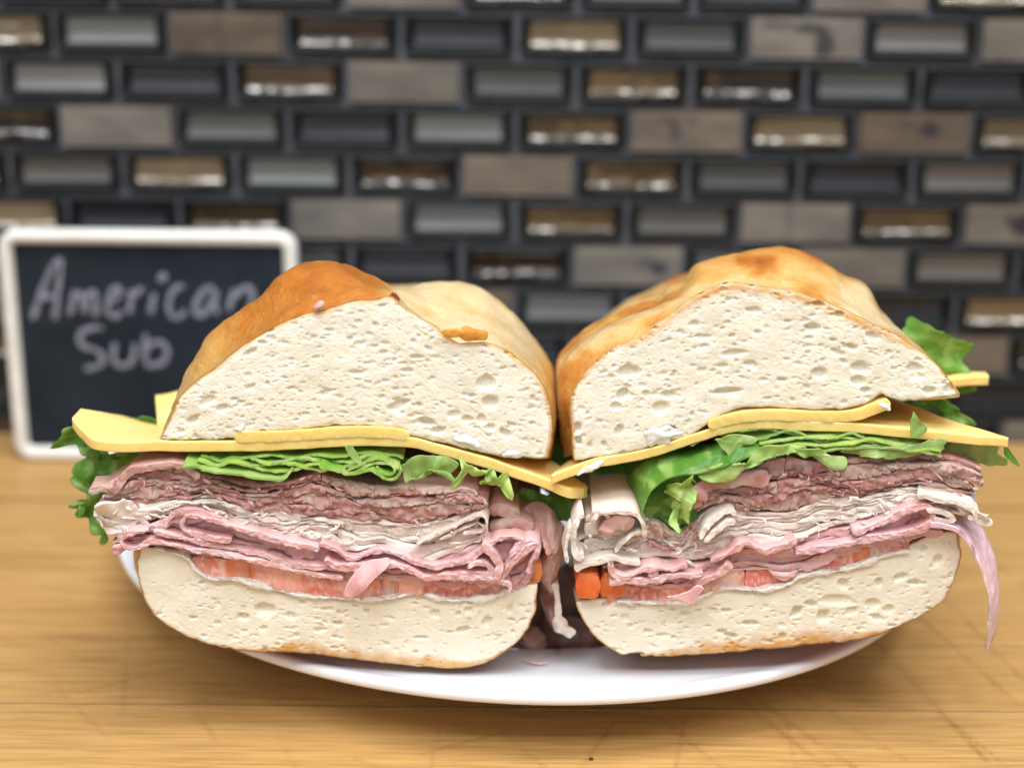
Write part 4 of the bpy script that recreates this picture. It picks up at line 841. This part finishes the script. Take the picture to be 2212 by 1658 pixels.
ham(left, [(700, 1210), (731, 1225), (761, 1224), (800, 1222), (839, 1219), (868, 1224), (897, 1239), (917, 1250), (936, 1249), (976, 1243), (1036, 1240), (1070, 1246)], .0015, .4152)
ham(left, [(1040, 1182), (1056, 1188), (1070, 1206), (1079, 1225), (1076, 1243), (1070, 1254)], .0020, .4142)
ham(left, [(1010, 1226), (1034, 1217), (1054, 1221), (1064, 1236), (1050, 1240)], .0012, .4146)
ham(left, [(960, 1252), (1010, 1248), (1060, 1250), (1100, 1262), (1098, 1282)], .0013, .4148)
ham(left, [(1100, 1200), (1120, 1182), (1150, 1174), (1162, 1186), (1148, 1210), (1140, 1240)], .0016, .4150)
patch('ham_slice', [(838, 1210), (800, 1214), (768, 1234), (747, 1260), (743, 1278), (756, 1283), (780, 1274), (804, 1256), (824, 1240), (846, 1222)], M['ham'], left, ham_col, Y=.4142, lean=.25, fine=.0004, nr=26, curl=.002, cf=130, seed=sd(), th=.0012, teeth=.0003)
for k_ in range(5):
    ham(left, [(1078+4*k_, 1262-10*k_), (1096+3*k_, 1232-9*k_), (1116+2*k_, 1204-6*k_), (1140+2*k_, 1184-3*k_), (1160, 1178+4*k_), (1158-2*k_, 1204+4*k_)], .0014, .4150+.0006*k_)
# drape of beef hanging into the gap
patch('roast_beef_slice', [(1122, 1118), (1150, 1100), (1182, 1098), (1206, 1120), (1221, 1150), (1218, 1200), (1206, 1250), (1196, 1280), (1180, 1262), (1166, 1216), (1160, 1170), (1150, 1140)], M['beef'], left, beef_col, Y=.430, curl=.006, fine=.0016, nr=40, cf=130, seed=sd(), th=.0018, teeth=.0006, bulge=.006)
patch('roast_beef_slice', [(1165, 1250), (1190, 1230), (1215, 1250), (1212, 1310), (1216, 1350), (1190, 1370), (1166, 1340), (1160, 1290)], M['beef'], left, beef_col, Y=.444, curl=.006, fine=.0014, nr=30, cf=140, seed=sd(), th=.002, teeth=.0008, bulge=.006)
patch('roast_beef_slice', [(1120, 1370), (1150, 1350), (1175, 1372), (1172, 1405), (1120, 1402)], M['beef'], left, beef_col, Y=.448, curl=.003, cf=140, seed=sd(), th=.002, bulge=.004)
turk(left, [(1197, 1256), (1204, 1290), (1206, 1330), (1211, 1366)], .0018, .428, depth=.004)
patch('turkey_slice', [(1192, 1330), (1206, 1322), (1220, 1332), (1240, 1352), (1230, 1375), (1205, 1372), (1190, 1350)], M['turkey'], left, turkey_col, Y=.4295, curl=.003, cf=200, seed=sd(), th=.0014, bulge=.002)

def shreds(parent, name, mat, colf, upper, lower, n, seed, size=(.0012, .0035), Y0=.4172):
    "small torn fibres and flakes standing out of the cut face"
    rg = np.random.default_rng(seed); Up = UL(upper, YF)[:, [0, 2]]; Lo = UL(lower, YF)[:, [0, 2]]
    VV, QQ, CC, nv = [], [], [], 0
    for k in range(n):
        x = rg.uniform(Up[0, 0]+.002, Up[-1, 0]-.002); v = rg.uniform(-.03, 1.0)
        z = np.interp(x, Lo[:, 0], Lo[:, 1])*(1-v)+np.interp(x, Up[:, 0], Up[:, 1])*v
        L = rg.uniform(*size); an = rg.normal(0, .45); wd = rg.uniform(.00016, .00045); bend = rg.normal(0, .9); m = 6
        t = np.linspace(0, 1, m); a_ = an+bend*t
        px_ = np.cumsum(np.cos(a_))*L/m; pz_ = np.cumsum(np.sin(a_))*L/m; py_ = rg.uniform(.0004, .0024)-rg.uniform(0, .0016)*np.sin(t*np.pi*rg.uniform(.5, 1))
        nx_, nz_ = -np.sin(a_), np.cos(a_); ww = wd*(.35+np.sin(np.pi*np.clip(t, .08, .92)))*(1+.3*rg.normal(size=m))
        Cc = np.c_[x+px_-px_[-1]/2, Y0+py_+np.zeros(m), z+pz_-pz_[-1]/2]; Nn = np.c_[nx_, np.zeros(m), nz_]
        ring = [Cc+Nn*ww[:, None], Cc+np.array([0, -.5, 0])*ww[:, None], Cc-Nn*ww[:, None], Cc+np.array([0, .7, 0])*ww[:, None]]
        Rg = np.stack(ring, 1); VV.append(Rg.reshape(-1, 3))
        i = np.arange(m-1)[:, None]; j = np.arange(4)[None]; j2 = (j+1) % 4
        QQ.append((np.stack([i*4+j, i*4+j2, (i+1)*4+j2, (i+1)*4+j], -1).reshape(-1, 4)+nv)); nv += m*4
        CC.append(colf(np.zeros((m, 4)), np.zeros((m, 4)), np.zeros((m, 4)), Rg, seed+k).reshape(-1, 3)*rg.uniform(.9, 1.05))
    o = mesh_np(name, np.vstack(VV), np.vstack(QQ), mat, np.vstack(CC), parent=parent); o['kind'] = 'stuff'; return o
shreds(left, 'shredded_beef', M['beef'], beef_col, b_up, b_lo, 34, 91, (.0015, .004))
shreds(left, 'shredded_turkey', M['turkey'], turkey_col, b_lo, t_lo, 50, 92, (.0015, .0045))
shreds(right, 'shredded_beef', M['beef'], beef_col, [(1500, 1096), (1506, 1070), (1526, 1047), (1568, 1031), (1649, 1000), (1745, 997), (1842, 988), (1940, 984), (2038, 984), (2130, 1014)], [(1500, 1110), (1552, 1092), (1617, 1104), (1701, 1106), (1777, 1072), (1907, 1063), (1973, 1050), (2038, 1062), (2130, 1074)], 34, 93, (.0015, .004))
shreds(right, 'shredded_turkey', M['turkey'], turkey_col, [(1235, 1130), (1360, 1110), (1470, 1160), (1552, 1095), (1701, 1108), (1777, 1074), (1908, 1066), (2040, 1074), (2110, 1086)], [(1235, 1228), (1356, 1210), (1487, 1212), (1584, 1176), (1701, 1170), (1842, 1126), (1973, 1080), (2040, 1100), (2110, 1112)], 50, 94, (.0015, .0045))

# ================================================================== tomato and mayonnaise, left
def tom(par, pts, th, Y=YF-.0008, colf=tom_col, **k): return ribbon('tomato_slice', pts, th, M['tomato'], par, colf, Y=Y, seed=sd(), depth=.03, **{**dict(yj=.0007, rough=.0002, wave=.0004, round_=.05, thn=.45, taper=.15), **k})
def tom_strip(marks):
    "flesh of several slices end to end: red where a wedge is cut, pale where it is smeared with dressing"
    mk = [(U(a, 1260, YF)[0], U(b, 1260, YF)[0], k) for a, b, k in marks]
    def f(S, A, D, V, sd):
        x, z = V[..., 0], V[..., 2]; wx = x+.0008*fbm(x*200, z*300, 0, 60, 2)
        c = mixc(lin(240, 208, 194), lin(236, 182, 166), .5+.8*fbm(x*250, z*250, 0, 61, 3))
        for a, b, k in mk:
            m = smooth(a-.0006, a+.0006, wx)*smooth(b+.0006, b-.0006, wx); tc = {'r': tom_col(S, A, D, V, 3), 'o': tom_orange(S, A, D, V, 3), 'p': tom_pale(S, A, D, V, 3)}[k]
            c = mixc(c, tc, m*(.8+.3*fbm(x*500, z*500, 0, 62, 2)))
        return c
    return f
strata(left, 'tomato_slice', M['tomato'], tom_strip([(418, 478, 'r'), (486, 552, 'o'), (552, 690, 'p'), (650, 742, 'r'), (766, 832, 'r'), (850, 905, 'p'), (912, 1088, 'r')]),
       [(410, 1200), (480, 1206), (556, 1214), (640, 1230), (702, 1244), (800, 1248), (900, 1250), (970, 1258), (1060, 1260), (1094, 1266)],
       [(410, 1216), (450, 1246), (505, 1250), (560, 1262), (640, 1282), (702, 1290), (800, 1298), (900, 1288), (970, 1299), (1050, 1295), (1094, 1284)], 1, 21, torn=.00022, fx=330, fz=330, segs=(4, 4), yamp=.0012, jag=.001, droop=.0006, crev=.0006, lump=(.0030, .0028, .0006), warp=.0009, depth=.03)
tom(left, [(1128, 1240), (1150, 1238), (1172, 1240)], .0062, colf=tom_orange, Y=.4215)
def mayo(par, outline, Y=YF+.0002, bulge=.0012, seed=0): 
    o = patch('mayonnaise', outline, M['mayo'], par, lambda S, A, D, V, s: np.ones(V.shape)*.8, Y=Y, curl=.0014, cf=420, seed=seed, th=.0005, teeth=.0012, bulge=bulge); return o
mayo(left, [(968, 948), (985, 938), (1020, 940), (1042, 955), (1040, 968), (1010, 962), (984, 958)], seed=4)
mayo(left, [(505, 928), (520, 912), (530, 922), (520, 940)], seed=5, bulge=.001)
mayo(left, [(1085, 975), (1110, 965), (1130, 975), (1120, 986), (1090, 986)], seed=6, bulge=.0012)

ribbon('mayonnaise', [(330, 1186), (400, 1203), (424, 1232), (455, 1250), (505, 1252), (560, 1264), (640, 1284), (702, 1290), (800, 1296), (900, 1284), (970, 1297), (1050, 1293), (1100, 1276)], .0012, M['mayo'], left, lambda S, A, D, V, q: np.ones(V.shape)*.8, Y=.4189, depth=.02, yj=.0006, seed=301, rough=.0003, thn=1.3, round_=.4, wave=.0003)
ribbon('mayonnaise', [(1330, 1300), (1430, 1303), (1490, 1300), (1560, 1272), (1650, 1274), (1702, 1262), (1725, 1246), (1765, 1238), (1830, 1230), (1905, 1204), (1965, 1190)], .0012, M['mayo'], right, lambda S, A, D, V, q: np.ones(V.shape)*.8, Y=.4189, depth=.02, yj=.0006, seed=302, rough=.0003, thn=1.1, round_=.4, wave=.0003)
# ================================================================== lettuce, left
def rib(par, pts, Y=YF-.001, A=.0022, wl=.010, skew=.2, colf=lett_col, depth=.03, th=.0007, **k):
    return ribbon('lettuce_leaf', pts, th, M['lettuce'], par, colf, Y=Y, depth=depth, yj=.0016, seed=sd(), wave=.0025, wf=90, rough=.00008, ruf=(A, wl, skew), thn=.1, step=.00035, **k)
def leaf(par, outline, Y=YF, colf=lett_col, curl=.005, cf=150, **k): return patch('lettuce_leaf', outline, M['lettuce'], par, colf, Y=Y, curl=curl, cf=cf, seed=sd(), **{**dict(th=.00035, teeth=.0012, fine=.0007, nr=26), **k})
for yy, cf_, pl in ((.4200, lett_col, [(432, 985), (470, 992), (520, 990), (575, 984), (640, 988), (690, 981), (735, 986), (790, 979), (850, 984), (872, 990)]),
                    (.4190, pale_lett, [(450, 990), (500, 1003), (560, 1006), (610, 997), (655, 990), (700, 1000), (735, 1011), (760, 1003), (775, 991), (800, 986), (840, 990)]),
                    (.4182, lett_col, [(425, 995), (465, 1003), (510, 1000), (545, 1010), (590, 1019), (640, 1013), (680, 1003), (715, 1010), (745, 1022), (770, 1016), (800, 1002), (835, 1000), (862, 1010)]),
                    (.4186, lett_col, [(540, 992), (590, 1004), (625, 1000), (660, 1008), (695, 1018), (715, 1006)]),
                    (.4178, lett_col, [(752, 1012), (785, 1003), (812, 991), (840, 997), (856, 1012), (846, 1025), (824, 1016), (812, 1006)]),
                    (.4196, lett_col, [(600, 984), (650, 996), (690, 990), (730, 1000), (780, 995), (830, 984)])):
    rib(left, pl, A=.0006, wl=.010, Y=yy, th=.0007, colf=cf_)
rib(left, [(690, 1008), (731, 1022), (745, 1030), (766, 1024), (786, 1015), (804, 1013), (819, 1024), (835, 1038), (850, 1040), (862, 1028), (868, 1012)], A=.0006, wl=.012, Y=.4155)
rib(left, [(395, 1005), (460, 1018), (520, 1028), (580, 1036), (610, 1034), (632, 1014)], A=.0008, wl=.02, Y=.4160, colf=pale_lett)
leaf(left, [(868, 1000), (900, 984), (950, 990), (992, 1000), (990, 1018), (974, 1042), (995, 1044), (965, 1030), (910, 1026), (878, 1032), (870, 1040), (864, 1022)], Y=.4170, curl=.004, teeth=.0006, colf=pale_lett)
leaf(left, [(985, 990), (1010, 1004), (1040, 1006), (1062, 1016), (1050, 1030), (1010, 1032), (1000, 1048), (978, 1046), (972, 1034), (990, 1022)], Y=.4160, curl=.006, cf=200)
leaf(left, [(1040, 1014), (1066, 1020), (1104, 1036), (1108, 1060), (1100, 1074), (1088, 1056), (1070, 1050), (1048, 1060), (1034, 1048), (1052, 1040)], Y=.4175, curl=.006, cf=220)
leaf(left, [(748, 965), (760, 962), (775, 985), (786, 1004), (772, 1002), (756, 984)], Y=.4140, curl=.001, teeth=.0002, colf=pale_lett)
leaf(left, [(500, 985), (560, 1000), (640, 1010), (720, 1014), (800, 1010), (870, 1006), (860, 985), (700, 978), (560, 978)], Y=.428, curl=.004, colf=dark_lett)
leaf(left, [(930, 1000), (1050, 1020), (1180, 1060), (1260, 1080), (1230, 1120), (1120, 1110), (1040, 1080), (960, 1050)], Y=.446, curl=.008, colf=dark_lett)
leaf(left, [(1090, 1050), (1160, 1070), (1250, 1090), (1240, 1130), (1150, 1110), (1100, 1085)], Y=.436, curl=.007, cf=190, colf=dark_lett)
leaf(left, [(1150, 880), (1230, 880), (1260, 960), (1270, 1060), (1180, 1060), (1140, 980)], Y=.480, curl=.006, colf=dark_lett)
leaf(left, [(1195, 950), (1230, 960), (1240, 1010), (1215, 1010), (1195, 985)], Y=.458, curl=.006, colf=dark_lett)
leaf(left, [(116, 965), (135, 935), (158, 915), (190, 940), (225, 960), (260, 985), (250, 1010), (200, 985), (160, 962), (135, 960)], Y=.448, curl=.006, cf=160, colf=dark_lett, teeth=.0015)
leaf(left, [(190, 965), (250, 975), (300, 985), (310, 1020), (260, 1060), (240, 1110), (240, 1165), (215, 1162), (208, 1146), (180, 1138), (160, 1118), (154, 1088), (172, 1060), (160, 1040), (163, 1012), (185, 995)], Y=.446, curl=.010, cf=170, colf=dark_lett, teeth=.0022)
leaf(left, [(170, 1075), (200, 1060), (232, 1080), (240, 1130), (215, 1140), (185, 1128), (160, 1110)], Y=.441, curl=.007, cf=240, colf=dark_lett, teeth=.002)
leaf(left, [(240, 900), (300, 905), (345, 912), (340, 930), (260, 925)], Y=.478, curl=.004, colf=dark_lett)

# ================================================================== meats, right
rb_up = [(1500, 1096), (1506, 1070), (1526, 1047), (1568, 1031), (1617, 1018), (1649, 1000), (1696, 990), (1745, 997), (1800, 1000), (1842, 988), (1940, 984), (2038, 984), (2087, 996), (2130, 1014)]
rb_lo = [(1500, 1110), (1552, 1092), (1617, 1104), (1701, 1106), (1745, 1092), (1777, 1072), (1842, 1078), (1907, 1063), (1973, 1050), (2038, 1062), (2087, 1068), (2130, 1074)]
rt_lo = [(1235, 1228), (1317, 1204), (1356, 1210), (1421, 1204), (1487, 1212), (1535, 1206), (1584, 1176), (1650, 1177), (1701, 1170), (1777, 1145), (1842, 1126), (1908, 1104), (1973, 1080), (2040, 1100), (2110, 1112)]
rt_up = [(1235, 1130), (1290, 1108), (1360, 1110), (1420, 1130), (1470, 1160), (1510, 1120), (1552, 1095), (1617, 1106), (1701, 1108), (1745, 1094), (1777, 1074), (1842, 1080), (1908, 1066), (1973, 1054), (2040, 1074), (2110, 1086)]
rh_up = [(1300, 1212), (1356, 1214), (1421, 1208), (1487, 1216), (1535, 1210), (1584, 1180), (1650, 1180), (1701, 1174), (1777, 1150), (1842, 1132), (1908, 1110), (1973, 1092), (2040, 1115), (2064, 1130)]
rh_lo = [(1300, 1262), (1343, 1260), (1408, 1272), (1519, 1262), (1584, 1240), (1647, 1228), (1699, 1236), (1777, 1212), (1842, 1196), (1908, 1177), (1973, 1161), (2038, 1146), (2064, 1144)]
strata(right, 'roast_beef_slice', M['beef'], beef_col, rb_up, rb_lo, 5, 11, torn=.0005, fx=430, fz=560, segs=(2, 4), yamp=.0016, crev=.0008, lump=(.0026, .0013, .0009))
strata(right, 'turkey_slice', M['turkey'], turkey_col, rt_up, rt_lo, 6, 12, torn=.00032, fx=240, fz=1000, segs=(1, 3), yamp=.0012, droop=.0012, lump=(.0060, .0009, .0005))
strata(right, 'ham_slice', M['ham'], ham_col, rh_up, rh_lo, 5, 13, torn=.00014, fx=300, fz=600, lump=(.014, .0010, .0005), segs=(1, 1), droop=.0020, yamp=.0014, pinch=.9, crev=.0005, edgec=1, warp=.0012)
beef(right, [(1500, 1098), (1504, 1074), (1522, 1052), (1556, 1040), (1600, 1034), (1640, 1036), (1660, 1044)], .0046, .4165)
# rolled curls at the left end
turk(right, [(1262, 1110), (1250, 1120), (1240, 1142), (1238, 1170), (1246, 1200), (1262, 1206)], .0018, .4140, depth=.012)
turk(right, [(1236, 1140), (1226, 1160), (1222, 1190), (1226, 1216)], .0011, .4130, depth=.008)
turk(right, [(1278, 1128), (1290, 1112), (1306, 1110), (1318, 1126), (1318, 1150), (1306, 1172)], .0014, .4150, depth=.012, yj=.002)
turk(right, [(1330, 1196), (1348, 1170), (1376, 1152), (1398, 1158)], .0010, .4152, depth=.014, yj=.002)
turk(right, [(1280, 1108), (1330, 1106), (1370, 1110), (1388, 1130), (1394, 1160)], .0012, .4145)
beef(right, [(1302, 1160), (1318, 1136), (1345, 1128), (1366, 1140)], .0040, .4150)
strata(right, 'roast_beef_slice', M['beef'], beef_col, [(1392, 1128), (1410, 1122), (1432, 1130), (1450, 1146), (1470, 1152), (1490, 1132), (1512, 1118)], [(1392, 1172), (1420, 1184), (1450, 1188), (1475, 1188), (1495, 1172), (1512, 1150)], 3, 31, torn=.0005, fx=430, fz=560, segs=(1, 2), yamp=.0014, jag=.001, crev=.0008, lump=(.0026, .0013, .0009), depth=.02)
turk(right, [(1512, 1162), (1528, 1134), (1556, 1112), (1578, 1104), (1590, 1112)], .0020, .4158, depth=.02)
turk(right, [(1522, 1170), (1546, 1148), (1572, 1130), (1590, 1128)], .0014, .4153, depth=.02)
turk(right, [(1240, 1226), (1280, 1216), (1320, 1206), (1350, 1214), (1384, 1216)], .0020, .4158)
turk(right, [(1980, 1070), (2030, 1080), (2070, 1086), (2100, 1100), (2106, 1118), (2090, 1116)], .0014, .4150, side=(.25, 0))
turk(right, [(2000, 1100), (2040, 1108), (2060, 1120), (2040, 1126), (2016, 1120)], .0012, .4152)
patch('turkey_slice', [(2060, 1082), (2085, 1078), (2108, 1096), (2118, 1116), (2138, 1124), (2134, 1136), (2110, 1130), (2090, 1112), (2070, 1100)], M['turkey'], right, turkey_col, Y=.4170, curl=.003, cf=180, seed=sd(), th=.0012, teeth=.0014)
ham(right, [(1842, 1153), (1910, 1131), (1960, 1106), (1992, 1095), (2010, 1098), (2016, 1112), (2010, 1130), (1985, 1146), (1940, 1156), (1875, 1164), (1800, 1182), (1720, 1196)], .0016, .4150)
ham(right, [(1536, 1214), (1575, 1194), (1606, 1172), (1630, 1180), (1653, 1192), (1692, 1182), (1722, 1168)], .0014, .4152)
#ham(right, [(1560, 1232), (1620, 1212), (1690, 1204), (1760, 1196), (1840, 1178), (1920, 1160), (2000, 1142), (2064, 1136)], .0026, .4156)
ham(right, [(1320, 1216), (1322, 1236), (1345, 1246), (1390, 1230), (1420, 1226), (1450, 1232), (1486, 1222)], .0014, .4148)
ham(right, [(1316, 1262), (1360, 1252), (1400, 1256), (1460, 1244), (1510, 1246), (1520, 1238)], .0014, .4146)
ham(right, [(1400, 1226), (1420, 1240), (1400, 1244)], .0016, .4140)
ham(right, [(1500, 1262), (1540, 1250), (1560, 1236), (1580, 1216)], .0023, .4150)
patch('ham_slice', [(1440, 1290), (1480, 1282), (1505, 1268), (1522, 1272), (1510, 1290), (1496, 1304), (1470, 1296)], M['ham'], right, ham_col, Y=.4140, curl=.001, cf=120, seed=sd(), th=.001, teeth=.0004)
# the strip of ham hanging down outside
slab('ham_slice', [(2008, 1124, .4150), (2040, 1130, .4148), (2066, 1138, .4145), (2088, 1160, .4145), (2110, 1196, .4145), (2127, 1245, .4145), (2136, 1293, .4145), (2134, 1340, .4145), (2131, 1370, .4145), (2128, 1394, .4145)],
     [(2030, 1110, .432), (2070, 1112, .430), (2112, 1130, .428), (2132, 1158, .4265), (2147, 1196, .4255), (2156, 1245, .425), (2160, 1290, .424), (2158, 1325, .422), (2148, 1362, .4195), (2134, 1394, .4165)], .0016, M['ham'], right, lambda X, Y, Z, V, s: mixc(lin(232, 196, 202), lin(212, 176, 190), .5+.8*fbm(V[:, 0]*120, V[:, 2]*70, 0, 6)), 71, edge=.0018, wr=.0016, rows=24)

patch('roast_beef_slice', [(1150, 1240), (1200, 1230), (1262, 1250), (1270, 1330), (1262, 1400), (1200, 1408), (1150, 1390)], M['beef'], left, beef_col, Y=.475, curl=.008, fine=.0014, nr=30, cf=110, seed=sd(), th=.002, bulge=.006)
patch('roast_beef_slice', [(1180, 1330), (1240, 1320), (1300, 1352), (1312, 1408), (1240, 1412), (1170, 1404)], M['beef'], left, beef_col, Y=.462, curl=.007, fine=.0014, nr=30, cf=120, seed=sd(), th=.002, bulge=.005)
# ================================================================== tomato and mayonnaise, right
tom(right, [(1243, 1266), (1270, 1266), (1298, 1266)], .0086, colf=tom_orange, Y=.4165)
tom(right, [(1296, 1258), (1330, 1264), (1350, 1272)], .0075, colf=tom_orange, Y=.4185)
strata(right, 'tomato_slice', M['tomato'], tom_strip([(1290, 1345, 'o'), (1343, 1519, 'r'), (1591, 1706, 'r'), (1722, 1750, 'o'), (1774, 1830, 'r'), (1836, 1872, 'o'), (1911, 1968, 'r')]),
       [(1296, 1248), (1343, 1258), (1408, 1266), (1519, 1256), (1584, 1236), (1647, 1224), (1699, 1228), (1777, 1206), (1842, 1190), (1908, 1172), (1970, 1160)],
       [(1296, 1299), (1373, 1302), (1487, 1302), (1519, 1288), (1568, 1270), (1650, 1274), (1701, 1265), (1761, 1239), (1829, 1232), (1908, 1205), (1970, 1190)], 1, 22, torn=.00022, fx=330, fz=330, segs=(5, 5), yamp=.0012, jag=.001, droop=.0006, crev=.0006, lump=(.0030, .0028, .0006), warp=.0009, depth=.03)
mayo(right, [(1382, 952), (1398, 928), (1430, 918), (1466, 922), (1480, 936), (1450, 948), (1420, 960)], seed=13)
mayo(right, [(1248, 1022), (1262, 1006), (1290, 1000), (1312, 1000), (1298, 1012), (1270, 1022)], Y=.4172, seed=14, bulge=.001)
mayo(right, [(1896, 872), (1910, 866), (1926, 872), (1922, 884), (1904, 886)], Y=.4178, seed=16, bulge=.001)

# ================================================================== lettuce, right
for k_, (dz, yy, xa, xb) in enumerate(((0, .4200, 1492, 1868), (8, .4192, 1560, 1910), (16, .4184, 1640, 1960), (25, .4176, 1690, 2034), (36, .4170, 1760, 2036))):
    rib(right, [(xa, 936+dz+(28 if k_ == 0 else 6)), (xa+60, 934+dz), (xa+.45*(xb-xa), 932+dz), (xa+.75*(xb-xa), 938+dz), (xb, 942+dz+2*k_)], A=(.0008, .0014, .0006, .0013, .0007)[k_], wl=(.031, .017, .027, .022, .035)[k_], Y=yy, th=.0006, colf=pale_lett if k_ in (1, 4) else lett_col)
leaf(right, [(1545, 948), (1600, 940), (1640, 950), (1610, 968), (1585, 985), (1570, 966)], Y=.4172, curl=.003, colf=pale_lett)
leaf(right, [(1830, 962), (1930, 962), (2030, 952), (2038, 968), (2034, 982), (1960, 984), (1880, 986), (1820, 980)], Y=.4180, curl=.003, colf=pale_lett)
slab('lettuce_leaf', [(1770, 952, .4185), (1700, 962, .4175), (1640, 975, .4165), (1580, 998, .4155), (1520, 1014, .4148), (1455, 1024, .4142), (1415, 1046, .4145), (1395, 1080, .4152), (1382, 1130, .4165)],
     [(1770, 935, .432), (1700, 935, .432), (1640, 938, .432), (1560, 948, .432), (1480, 968, .432), (1420, 985, .432), (1370, 1010, .434), (1348, 1055, .437), (1362, 1120, .44)], .0006, M['lettuce'], right, lambda X, Y, Z, V, s: dark_lett(X, None, None, V, s), 81, bulge=.003, rows=40, wr=.0026)
leaf(right, [(1394, 1050), (1440, 1030), (1500, 1020), (1512, 1060), (1504, 1100), (1480, 1130), (1450, 1150), (1420, 1130), (1385, 1132)], Y=.4215, curl=.004, cf=90, colf=dark_lett)
leaf(right, [(1280, 1000), (1360, 980), (1440, 985), (1420, 1040), (1380, 1100), (1330, 1120), (1280, 1080)], Y=.442, curl=.008, colf=dark_lett)
leaf(right, [(1255, 1050), (1300, 1040), (1330, 1070), (1320, 1110), (1290, 1120), (1262, 1100)], Y=.436, curl=.007, cf=200, colf=dark_lett)
leaf(right, [(1428, 1058), (1440, 1046), (1452, 1052), (1470, 1040), (1484, 1028), (1496, 1040), (1512, 1052), (1505, 1072), (1494, 1090), (1498, 1118), (1488, 1124), (1470, 1120), (1462, 1142), (1452, 1126), (1456, 1100), (1450, 1080), (1436, 1076)], Y=.4145, curl=.006, cf=260, teeth=.0016)
leaf(right, [(1513, 1020), (1526, 1008), (1540, 1016), (1579, 1012), (1614, 1002), (1634, 980), (1663, 970), (1702, 967), (1741, 973), (1700, 984), (1660, 992), (1644, 1002), (1620, 1008), (1595, 1026), (1575, 1038), (1546, 1042), (1517, 1036)], Y=.4142, curl=.004, cf=170, teeth=.0008)
leaf(right, [(1700, 968), (1741, 972), (1790, 980), (1828, 984), (1822, 1004), (1795, 1012), (1768, 1000), (1730, 988)], Y=.4150, curl=.004, cf=170, teeth=.0007, colf=pale_lett)
leaf(right, [(1995, 962), (2060, 958), (2143, 958), (2154, 980), (2177, 990), (2174, 1004), (2132, 1008), (2090, 994), (2040, 976)], Y=.4260, curl=.003, colf=pale_lett)
leaf(right, [(2170, 955), (2178, 966), (2186, 980), (2201, 1006), (2184, 1000), (2172, 984)], Y=.4240, curl=.001, teeth=.0003, colf=dark_lett)
leaf(right, [(1950, 740), (1963, 722), (1976, 709), (2005, 702), (2027, 707), (2050, 716), (2060, 732), (2080, 749), (2101, 754), (2105, 770), (2090, 785), (2090, 808), (2040, 815), (2000, 790), (1965, 760)], Y=.480, curl=.008, cf=130, colf=dark_lett, teeth=.0016)
leaf(right, [(1945, 868), (2018, 858), (2062, 864), (2085, 890), (2106, 922), (2060, 910), (2020, 895), (1985, 880)], Y=.462, curl=.005, cf=150, colf=dark_lett)
leaf(right, [(2060, 836), (2110, 834), (2118, 842), (2100, 850), (2068, 854)], Y=.478, curl=.004, colf=dark_lett)
leaf(right, [(1974, 889), (1986, 908), (2006, 930), (1974, 946), (1966, 914)], Y=.4165, curl=.0006, teeth=.0002, colf=pale_lett)

# ================================================================== loose bits
def crumb(name, px, py, r, c, label, cat, z=None, mat=None):
    p = GP(px, py); s = sd()
    bm = bmesh.new(); bmesh.ops.create_icosphere(bm, subdivisions=2, radius=1)
    for v in bm.verts:
        q = np.array(v.co); v.co = Vector(q*(1+.35*float(noise(q[0]*1.7, q[1]*1.7, q[2]*1.7+s, s))))*r; v.co.z *= .6
    me = bpy.data.meshes.new(name); bm.to_mesh(me); bm.free(); me.materials.append(mat or flat_mat(name, c, .8))
    o = bpy.data.objects.new(name, me); COL.objects.link(o); o.location = (p[0], p[1], (z if z is not None else 0)+r*.5)
    tag(o, label, cat); return o
crumb('crumb', 1277, 1640, .0007, (.05, .02, .01), 'dark burnt crumb on the wood in front of the plate', 'crumb')

def on_plane(px, py, z):
    d = RN @ np.array([(px-1106)/FPX, -(py-829)/FPX, -1.0]); return CPOS+d*((z-CAMH)/d[2])
pts_ = catmull(np.array([on_plane(a, b, .0206) for a, b in ((1128, 1420), (1146, 1428), (1166, 1432), (1184, 1430))]), 6); m_ = len(pts_)
wd_ = .0005*np.sin(np.pi*np.linspace(.12, .9, m_)); rows_ = [pts_+np.array([0, -1, .0])*wd_[:, None], pts_+np.array([0, 0, .9])*wd_[:, None], pts_+np.array([0, 1, .0])*wd_[:, None]]
Vs_ = np.stack(rows_, 1).reshape(-1, 3)
o_ = mesh_np('ham_shred', Vs_, gridq(m_, 3), M['ham'], np.tile(lin(226, 184, 180), (len(Vs_), 1)))
tag(o_, 'tiny pale pink shred of meat lying on the near plate rim', 'meat shred')
